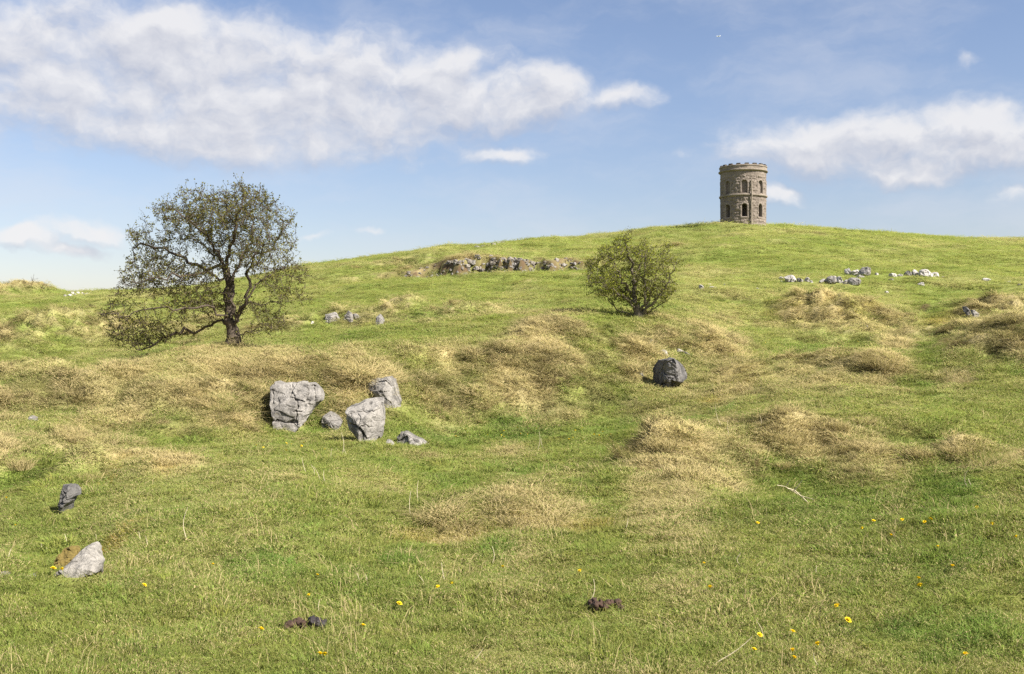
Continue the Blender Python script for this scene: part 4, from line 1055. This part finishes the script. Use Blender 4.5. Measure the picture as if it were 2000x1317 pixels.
def make_tree(name, label, base_px, limbs, ells, ox, oy, k, seed, dep, **kw):
    b = spot(*base_px); y0 = b[1]; step = kw.pop('step')
    q = lambda p: px3(p, ox, oy, k, y0)
    seeds = []; lens = []
    allp = []
    rj = np.random.default_rng(seed + 5)
    for chain, at in limbs:
        pts = resample([q(p) for p in chain], step)
        pts = [p + rj.normal(0, .26 * step, 3) if i else p for i, p in enumerate(pts)]
        if at is None: par = -1
        else:
            par = int(np.argmin([np.linalg.norm(a - pts[0]) for a in allp])); pts = pts[1:]
        seeds.append((pts, par)); allp += pts
    bz = b[2] - allp[0][2]
    m = y0 / F * k
    E = []
    for cx, cy, rx, ry, w in ells:
        c = q((cx, cy, 0)); E.append((c[0], c[1], c[2], rx * m, min(dep, rx * m * 1.1), ry * m, w))
    P, par, ns = grow(seeds, E, kw.pop('n_attr'), step, kw.pop('infl'), kw.pop('kill'), np.array(kw.pop('bias')), seed, kw.pop('gap'), kw.pop('gapth'))
    P[:, 2] += bz * np.clip(1 - (P[:, 2] - allp[0][2]) / 1.0, 0, 1) * 0
    P[0, 2] = min(P[0, 2], b[2] - .12)
    return tree(name, label, (b[0], b[1], b[2]), P, par, ns, seed=seed, **kw)

T1 = [([(985, 1215, 0), (985, 1150, 0), (972, 1085, 0), (955, 1000, 0), (945, 900, .1), (938, 830, .2), (930, 740, .2), (925, 650, .1), (890, 550, -.2), (855, 480, -.5), (800, 400, -.9), (720, 320, -1.1), (600, 260, -1.2)], None),
      ([(985, 1140, 0), (1000, 1060, -.15), (1005, 960, -.25), (1000, 850, -.2), (985, 740, -.1), (1000, 620, .2), (1040, 520, .5), (1060, 400, .9), (1040, 280, 1.1), (1000, 180, 1.1)], 1),
      ([(975, 1085, 0), (930, 1045, .1), (860, 1020, .2), (800, 1040, .3), (730, 1080, .3), (640, 1085, .2), (540, 1120, .1), (440, 1180, 0), (340, 1230, -.3)], 1),
      ([(965, 1010, 0), (905, 980, -.3), (840, 930, -.6), (740, 930, -.9), (620, 940, -1.2), (480, 960, -1.3), (330, 990, -1.3), (180, 980, -1.2)], 1),
      ([(960, 960, 0), (900, 960, .5), (820, 900, 1.0), (700, 880, 1.4), (560, 880, 1.7), (420, 870, 1.8)], 1),
      ([(930, 660, .1), (830, 640, .3), (710, 640, .3), (610, 575, .2), (500, 530, 0), (400, 500, -.1), (300, 530, 0)], 1),
      ([(940, 740, .2), (820, 690, -.4), (680, 710, -.9), (560, 740, -1.2), (430, 770, -1.2), (300, 770, -1.1)], 1),
      ([(925, 650, .1), (840, 560, .7), (720, 500, 1.2), (600, 430, 1.6), (480, 380, 1.6), (380, 360, 1.5)], 1),
      ([(975, 1060, 0), (1030, 985, -.2), (1085, 905, -.4), (1145, 810, -.5), (1230, 745, -.6), (1290, 790, -.8), (1325, 850, -.9), (1330, 890, -.9)], 1),
      ([(1145, 810, -.5), (1210, 740, -.3), (1290, 670, -.2), (1400, 610, -.1)], 1),
      ([(970, 1040, 0), (1040, 920, .3), (1068, 770, .5), (1030, 670, .6), (1095, 600, .7), (1170, 510, .8), (1250, 420, .8), (1285, 320, .8), (1250, 240, .8)], 1),
      ([(1050, 690, .6), (1110, 600, 0), (1190, 540, -.6), (1300, 480, -1.0), (1390, 440, -1.0)], 1),
      ([(925, 650, .1), (960, 560, -.2), (1010, 460, -.5), (1035, 370, -.7), (990, 290, -.8), (960, 200, -.8)], 1),
      ([(940, 740, .2), (980, 600, .9), (1030, 480, 1.4), (1080, 350, 1.7), (1120, 220, 1.7)], 1),
      ([(1040, 370, -.7), (1100, 280, -1.0), (1130, 180, -1.0), (1100, 110, -.9)], 1),
      ([(985, 1140, 0), (1050, 1115, -.3), (1120, 1085, -.6), (1220, 1045, -.8), (1300, 1060, -.8)], 1),
      ([(1085, 905, -.4), (1180, 890, .3), (1290, 905, .6), (1400, 860, .7), (1490, 850, .7)], 1)]
E1 = [(1000, 290, 400, 190, 2.6), (720, 360, 380, 190, 2.3), (1270, 380, 190, 200, 1.6), (480, 480, 250, 160, 1.5), (460, 690, 260, 140, 1.3), (430, 950, 340, 170, 4.0), (330, 1110, 230, 100, 1.0), (560, 1080, 190, 90, .6),
      (880, 600, 300, 170, 1.3), (880, 850, 200, 120, .5), (1370, 740, 170, 150, .7), (1200, 1010, 170, 90, .5), (1100, 560, 300, 160, 1.0), (1060, 130, 160, 60, .4), (760, 850, 220, 120, .8), (720, 130, 120, 40, .12), (250, 420, 60, 60, .1)]
make_tree('hawthorn_tree', 'large old hawthorn with spreading windswept crown on the left', (457, 677), T1, E1, 180, 340, .281, 31, 2.6, step=.17, n_attr=23000, infl=1.1, kill=.19, bias=(-.12, 0, -.03), gap=1.0, gapth=-.03,
          rt=.0085, rtrunk=.175, pw=2.25, bark=M_BARK, leaf=M_LEAF_OLD, spur=2, spl=.27, leaves=6, lsz=.056, leaf_keep=.97, limb=.42)

T2 = [([(572, 735, 0), (570, 690, 0), (555, 640, 0), (540, 540, .1), (535, 430, .1), (520, 320, 0), (490, 210, -.1), (450, 110, -.1)], None),
      ([(570, 690, 0), (500, 670, .1), (420, 640, .2), (365, 600, .2), (340, 540, .2)], 1), ([(560, 660, 0), (480, 570, -.3), (380, 500, -.5), (260, 450, -.6), (180, 430, -.6)], 1),
      ([(555, 640, 0), (470, 500, .4), (370, 390, .7), (280, 320, .8), (200, 260, .8)], 1), ([(545, 560, .1), (450, 430, -.3), (370, 300, -.5), (320, 200, -.5)], 1),
      ([(570, 680, 0), (610, 600, -.2), (620, 480, -.4), (610, 350, -.5), (600, 230, -.5)], 1), ([(570, 680, 0), (640, 610, .3), (690, 500, .5), (720, 380, .6), (770, 220, .6), (800, 140, .6)], 1),
      ([(580, 670, 0), (680, 590, -.3), (750, 480, -.5), (800, 360, -.6), (850, 280, -.5)], 1), ([(580, 690, 0), (660, 650, .2), (760, 590, .3), (830, 520, .3)], 1),
      ([(535, 430, .1), (580, 330, .4), (620, 230, .5), (625, 140, .5)], 1), ([(560, 640, 0), (500, 560, .6), (440, 520, .9), (360, 470, 1.0)], 1)]
E2 = [(430, 330, 260, 170, 2.2), (600, 300, 220, 160, 1.8), (330, 440, 190, 110, 1.3), (480, 525, 160, 85, .9), (640, 460, 170, 170, 1.5), (450, 150, 90, 80, .5), (770, 230, 60, 90, .3), (790, 450, 80, 100, .35), (620, 160, 30, 70, .25), (380, 120, 28, 70, .25), (510, 70, 22, 60, .18), (690, 190, 26, 80, .25), (805, 170, 24, 70, .22), (860, 280, 40, 40, .15), (200, 290, 70, 30, .3), (165, 425, 60, 25, .25), (300, 190, 40, 40, .2)]
make_tree('hawthorn_tree', 'small bushy young hawthorn in fresh leaf on the bank below the tower', (1246, 620), T2, E2, 1100, 440, .2582, 47, 1.5, step=.12, n_attr=7200, infl=.9, kill=.15, bias=(-.03, 0, .14), gap=1.6, gapth=.06,
          rt=.0075, rtrunk=.15, pw=2.3, bark=M_BARKY, leaf=M_LEAF_NEW, spur=3, spl=.24, leaves=4, lsz=.062, leaf_keep=.95, limb=.38)

# bare saplings on the skyline mound at the far left
def sapling(px, row, hpx, lean, label, seed):
    r = np.random.default_rng(seed); b = spot(px, row); m = b[1] / F; mb = MB(); h = hpx * m
    def br(p, d, ln, rad, lev):
        n = 4; pts = [p]
        for i in range(n):
            d = d + r.normal(0, .16, 3); d /= np.linalg.norm(d); pts.append(pts[-1] + d * ln / n)
        rr = np.linspace(rad, rad * .4, n + 1); v, f = frusta(pts[:-1], pts[1:], rr[:-1], rr[1:], 4); mb.add(v, f)
        if lev:
            for i in range(1, n + 1):
                for _ in range(2): br(pts[i], d + r.normal(0, .55, 3), ln * .45, rad * .5, lev - 1)
    for s in range(2): br(np.array([0, 0, -.1]) + r.normal(0, .05, 3) * (1, 1, 0), np.array([lean + r.normal(0, .3), 0, 1.]), h, .022, 2)
    root = link('bare_sapling', None, loc=tuple(b), label=label, cat='sapling')
    link('stems', mb.mesh('stems', True), M_BARK, root)
sapling(62, 562, 18, -.1, 'bare leafless sapling just right of the skyline mound top', 5)
sapling(80, 566, 12, .9, 'bare leaning sapling further down the skyline mound', 9)

# ------------------------------------------------------------------ prominent tussocks
M_TUSS = grass_mat("tussock_blades", False)
tus = []
for i, (n, rad, h0, h1, bend) in enumerate([(420, .26, .16, .42, 1.0), (420, .30, .12, .36, 1.5), (360, .22, .14, .34, 1.2)]):
    me = clump_mesh('tussock', n, rad, h0, h1, .0042, bend, 300 + i, (-.3, -.05)); me.materials.clear(); me.materials.append(M_TUSS); tus.append(me)
TUSS = [(1722, 722, 1.5, 'round straw tussock on the green shoulder at the right, below the bowl'), (1548, 862, 1.15, 'big pale windswept tussock at the left of the pit bank'), (1640, 838, 1.0, 'upright straw tussock near the middle of the pit bank'),
        (1298, 880, 1.0, 'tallest straw tussock on the hummock left of the pit'), (1232, 893, .75, 'small dark straw tussock at the left end of the hummock'), (1530, 915, .9, 'drooping straw tussock at the foot of the pit bank'),
        (1800, 892, .85, 'tussock with rusty roots at the right of the pit bank'), (1872, 885, .8, 'dark green tussock at the far right of the pit bank'), (170, 940, .9, 'shaggy brown tussock above the narrow black and white block'), (150, 862, .85, 'low grey straw tussock on the lower left bank'),
        (1690, 826, .8, 'pale straw tussock along the top of the pit bank'), (700, 1195 - 500, .9, 'pale straw tussock on the bank top right of the old hawthorn'), (40, 915, 1.0, 'overhanging brown tussock at the left edge above a dark hollow'),
        (1450, 760, .9, 'straw tussock with dark base right of the blackened boulder'), (590, 738, .9, 'dark tussock on top of the largest limestone block'), (810, 1088, .55, 'bright tuft of long grass in the middle foreground')]
for i, (px, row, s, lb) in enumerate(TUSS):
    b = spot(px, row); o = link('tussock', tus[i % 3], None, None, (b[0], b[1], b[2] - .02), lb, 'tussock', 'single large grass tussocks')
    k = .66 * s * (b[1] / 16) ** .25; o.scale = (k, k, k * .85); o.rotation_euler = (0, 0, i * 1.1 % 1.4 - .7)

# ------------------------------------------------------------------ dung
def lump(parent, c, s, mat, seed, nm='lump'):
    r = np.random.default_rng(seed); nu, nv = 20, 12
    u = np.arange(nu) / nu * 6.283; v = np.linspace(0, np.pi, nv)
    U, Vv = np.meshgrid(u, v); q = np.stack([np.cos(U) * np.sin(Vv), np.sin(U) * np.sin(Vv), np.cos(Vv)], -1).reshape(-1, 3)
    q = q * (1 + .45 * fbm3(q * 1.7 + seed, seed, 3) + .07 * np.sin(q[:, 0:1].ravel() * 9 + seed))[:, None]
    ids = np.arange(nu * nv).reshape(nv, nu); a = ids[:-1]; b = np.roll(ids, -1, 1)[:-1]; c2 = np.roll(ids, -1, 1)[1:]; d = ids[1:]
    f = np.stack([a, d, c2, b], -1).reshape(-1, 4)
    link(nm, mesh_np(nm, q * np.array(s) + np.array(c), f, True), mat, parent)
def dung(px, row, wpx, label, seed, dark):
    b = spot(px, row); w = wpx * b[1] / F; r = np.random.default_rng(seed)
    root = link('dung_pat', None, loc=tuple(b), label=label, cat='dung', group='dung pats in the near grass')
    for i in range(16):
        t = r.uniform(-.5, .5) * (1 if i > 6 else .8); hgt = .030 * (1 - 1.6 * t * t)
        lump(root, (t * w, r.uniform(-.05, .05), hgt + r.uniform(-.008, .010)), (w * r.uniform(.06, .13), r.uniform(.03, .05), r.uniform(.014, .026)), M_DUNG, seed + i)
    for i in range(dark):
        lump(root, (w * (.14 + .11 * i), -.02 + .01 * i, .050 - .012 * i), (w * .10, .05, .028), M_DUNGD, seed + 40 + i)
    for k in (-.42, -.2, 0, .2, .42): HOLES.append((b[0] + k * w, b[1] - .06, w * .24))
dung(600, 1229, 84, 'brown dung pat with a glossy black coil at its right end', 11, 3)
dung(1180, 1191, 68, 'flat reddish brown dung pat, the farther of the two', 29, 0)

build_grass()

# ------------------------------------------------------------------ dandelions
def dandelion_meshes():
    hb = MB(); r = np.random.default_rng(4)
    for lay, (rad, up, n) in enumerate([(.021, .004, 26), (.016, .010, 20), (.010, .014, 14)]):
        for i in range(n):
            a = i / n * 6.283 + lay * .13; w = .0022; c, s = math.cos(a), math.sin(a); k = rad * r.uniform(.85, 1.1)
            hb.add([(-s * w * .5, c * w * .5, 0), (s * w * .5, -c * w * .5, 0), (c * k + s * w, s * k - c * w, up), (c * k - s * w, s * k + c * w, up)], np.array([(0, 1, 2, 3)]))
    v, f = frusta(np.array([(0, 0, -.006)]), np.array([(0, 0, .003)]), np.array([.003]), np.array([.008]), 8); hb.add(v, f)
    sv, sf = frusta(np.array([(0, 0, -.02), (.004, 0, .03)]), np.array([(.004, 0, .03), (0, 0, 1.0 * .06)]), np.full(2, .0018), np.full(2, .0016), 5)
    return hb.mesh('flower_head'), mesh_np('stem', sv, sf, True)
hm, sm_ = dandelion_meshes(); hm.materials.append(M_YELLOW); sm_.materials.append(M_STEM)
DAND = [(604, 1181), (780, 1198), (855, 1164), (882, 1157), (982, 1123), (1133, 1132), (709, 1242), (625, 1301), (634, 1302), (510, 1250), (620, 1140), (282, 1162), (104, 1128), (122, 1130),
        (1375, 1117), (1387, 1166), (1480, 1035), (1684, 1047), (1740, 1061), (1762, 1030), (1806, 1035), (1817, 1030), (1832, 1086), (1938, 1040), (1860, 1124), (1797, 1163), (1794, 1149), (1635, 1204),
        (1656, 1232), (1548, 1256), (1548, 1294), (1551, 1309), (1473, 1292), (1597, 1281), (1886, 1302), (1706, 1032), (416, 1118), (1985, 1065), (1908, 1005), (1484, 1262), (30, 1038), (12, 982)]
rd = np.random.default_rng(3)
FAR = [(rd.uniform(880, 1230), rd.uniform(838, 866)) for _ in range(26)] + [(rd.uniform(1480, 1760), rd.uniform(662, 690)) for _ in range(14)] + [(rd.uniform(480, 640), rd.uniform(870, 890)) for _ in range(10)]
for i, (px, row) in enumerate(DAND + FAR):
    far = i >= len(DAND); b = spot(px, row)
    root = link('dandelion', None, loc=(b[0], b[1], b[2]), label='yellow dandelion flower speck in the short grass of a distant hollow' if far else 'single yellow dandelion flower in the near grass',
                cat='dandelion', group='dandelions in the far hollows' if far else 'dandelions in the near grass')
    root.empty_display_size = .05
    h = link('flower_head', hm, None, root, (0, 0, .058)); h.rotation_euler = (rd.normal(.35, .25), rd.normal(0, .2), rd.uniform(0, 6)); s = rd.uniform(.62, .95) * (1.3 if far else 1); h.scale = (s, s, s)
    link('stem', sm_, None, root)

# ------------------------------------------------------------------ dry stalks standing in the grass
ST = [(1047, 885, 42, 6), (1063, 880, 24, -6), (1410, 836, 46, -14), (1424, 852, 30, -3), (1486, 838, 26, -3), (598, 925, 32, -8), (612, 930, 22, -4), (625, 945, 34, -10), (640, 950, 30, -8), (668, 890, 44, -2), (646, 900, 24, 2),
      (678, 892, 16, -6), (367, 1058, 66, -2), (276, 1063, 24, -5), (289, 1070, 24, -3), (84, 1080, 18, -6), (95, 1080, 14, -4), (131, 1065, 20, -5), (187, 1058, 14, 0), (708, 1150, 30, -10), (718, 1145, 24, -4), (870, 1140, 40, -8),
      (958, 1108, 40, 3), (830, 1142, 18, -12), (1890, 952, 34, -3), (1897, 950, 14, -4), (1222, 735 + 300, 22, 5), (1672, 984, 16, 0), (802, 1010, 50, 0), (817, 980, 42, 0), (1150, 1180, 46, 10), (628, 1205, 34, -3),
      (1610, 1310, 34, -20), (1490, 1250, 40, -16), (16, 1095, 22, 4), (1450, 1110, 30, -4), (1600, 1130, 24, -4), (920, 1296, 30, 24), (1380, 1305, 60, 90)]
for i, (px, row, h, dx) in enumerate(ST):
    b = spot(px, row); m = b[1] / F; r = np.random.default_rng(i + 800)
    n = 5; t = np.linspace(0, 1, n + 1); bend = r.normal(0, .12)
    pts = np.stack([dx * m * t + bend * h * m * np.sin(t * np.pi), r.normal(0, .15) * h * m * t ** 2, h * m * t], 1); pts[0, 2] = -.02
    rad = np.linspace(.0042, .0018, n + 1) * (b[1] / 9) ** .5
    v, f = frusta(pts[:-1], pts[1:], rad[:-1], rad[1:], 5)
    link('dry_stalk', mesh_np('dry_stalk', v, f, True), M_STALK, None, tuple(b), 'thin bleached dead stalk standing in the grass', 'stalk', 'dead stalks standing in the grass')
# forked dead stems lying in the pit
for i, (px, row, w, lb) in enumerate([(1545, 975, 55, 'upper of two dead branching stems lying in the pit'), (1562, 990, 48, 'lower of two dead branching stems lying in the pit')]):
    b = spot(px, row); m = b[1] / F; mb = MB()
    pts = np.array([(-.5, 0, .06), (-.2, .02, .07), (.05, 0, .05), (.3, -.03, .03), (.5, -.1, .0)]) * np.array([w * m, .5, 1.2]); pts[:, 2] -= np.linspace(-.1, .02, 5)
    v, f = frusta(pts[:-1], pts[1:], np.full(4, .006), np.full(4, .005), 5); mb.add(v, f)
    v, f = frusta(pts[1:2], pts[1:2] + np.array([[.06, -.05, .10]]), np.array([.005]), np.array([.002]), 4); mb.add(v, f)
    v, f = frusta(pts[2:3], pts[2:3] + np.array([[.10, -.08, -.02]]), np.array([.005]), np.array([.002]), 4); mb.add(v, f)
    link('dead_stem', mb.mesh('dead_stem', True), M_STALK, None, tuple(b), lb, 'dead stem', 'dead stems in the pit')

# ------------------------------------------------------------------ distant aircraft
def aircraft():
    y = 7000.0; px, row = 1403, 71; loc = ((px - CX) / F * y, y, EYE + (CY - row) / F * y)
    root = link('aircraft', None, loc=loc, label='tiny white distant aircraft high in the sky left above the tower', cat='aircraft')
    xs = np.array([-14, -12, -6, 4, 10, 14]); rr = np.array([.3, 1.5, 1.9, 1.9, 1.2, .4]); pts = np.stack([xs, xs * 0, xs * 0], 1)
    v, f = frusta(pts[:-1], pts[1:], rr[:-1], rr[1:], 10); link('fuselage', mesh_np('fuselage', v, f, True), M_WHITE, root)
    def slab(nm, p, th):
        p = np.array(p, float); n = len(p); v = np.concatenate([p, p + np.array(th)]); k = np.arange(n)
        me = bpy.data.meshes.new(nm); me.from_pydata([tuple(a) for a in v], [], [list(range(n))[::-1], list(range(n, 2 * n))] + [[i, (i + 1) % n, (i + 1) % n + n, i + n] for i in range(n)])
        link(nm, me, M_WHITE, root)
    slab('wing', [(-3, 1.5, -.6), (4, 14, .4), (6, 14, .4), (3, 1.5, -.6)], (0, 0, .35)); slab('wing', [(-3, -1.5, -.6), (3, -1.5, -.6), (6, -14, .4), (4, -14, .4)], (0, 0, .35))
    slab('tail_fin', [(9, 0, .8), (12, 0, 5.5), (14, 0, 5.5), (13.5, 0, .5)], (0, .3, 0)); slab('tailplane', [(10, -5, .6), (13, -5, .6), (13, 5, .6), (10, 5, .6)], (0, 0, .25))
    for s in (-1, 1):
        v, f = frusta(np.array([(-1., 5 * s, -1.4)]), np.array([(3., 5 * s, -1.4)]), np.array([.9]), np.array([.7]), 8); link('engine', mesh_np('engine', v, f, True), M_GREY, root)
aircraft()
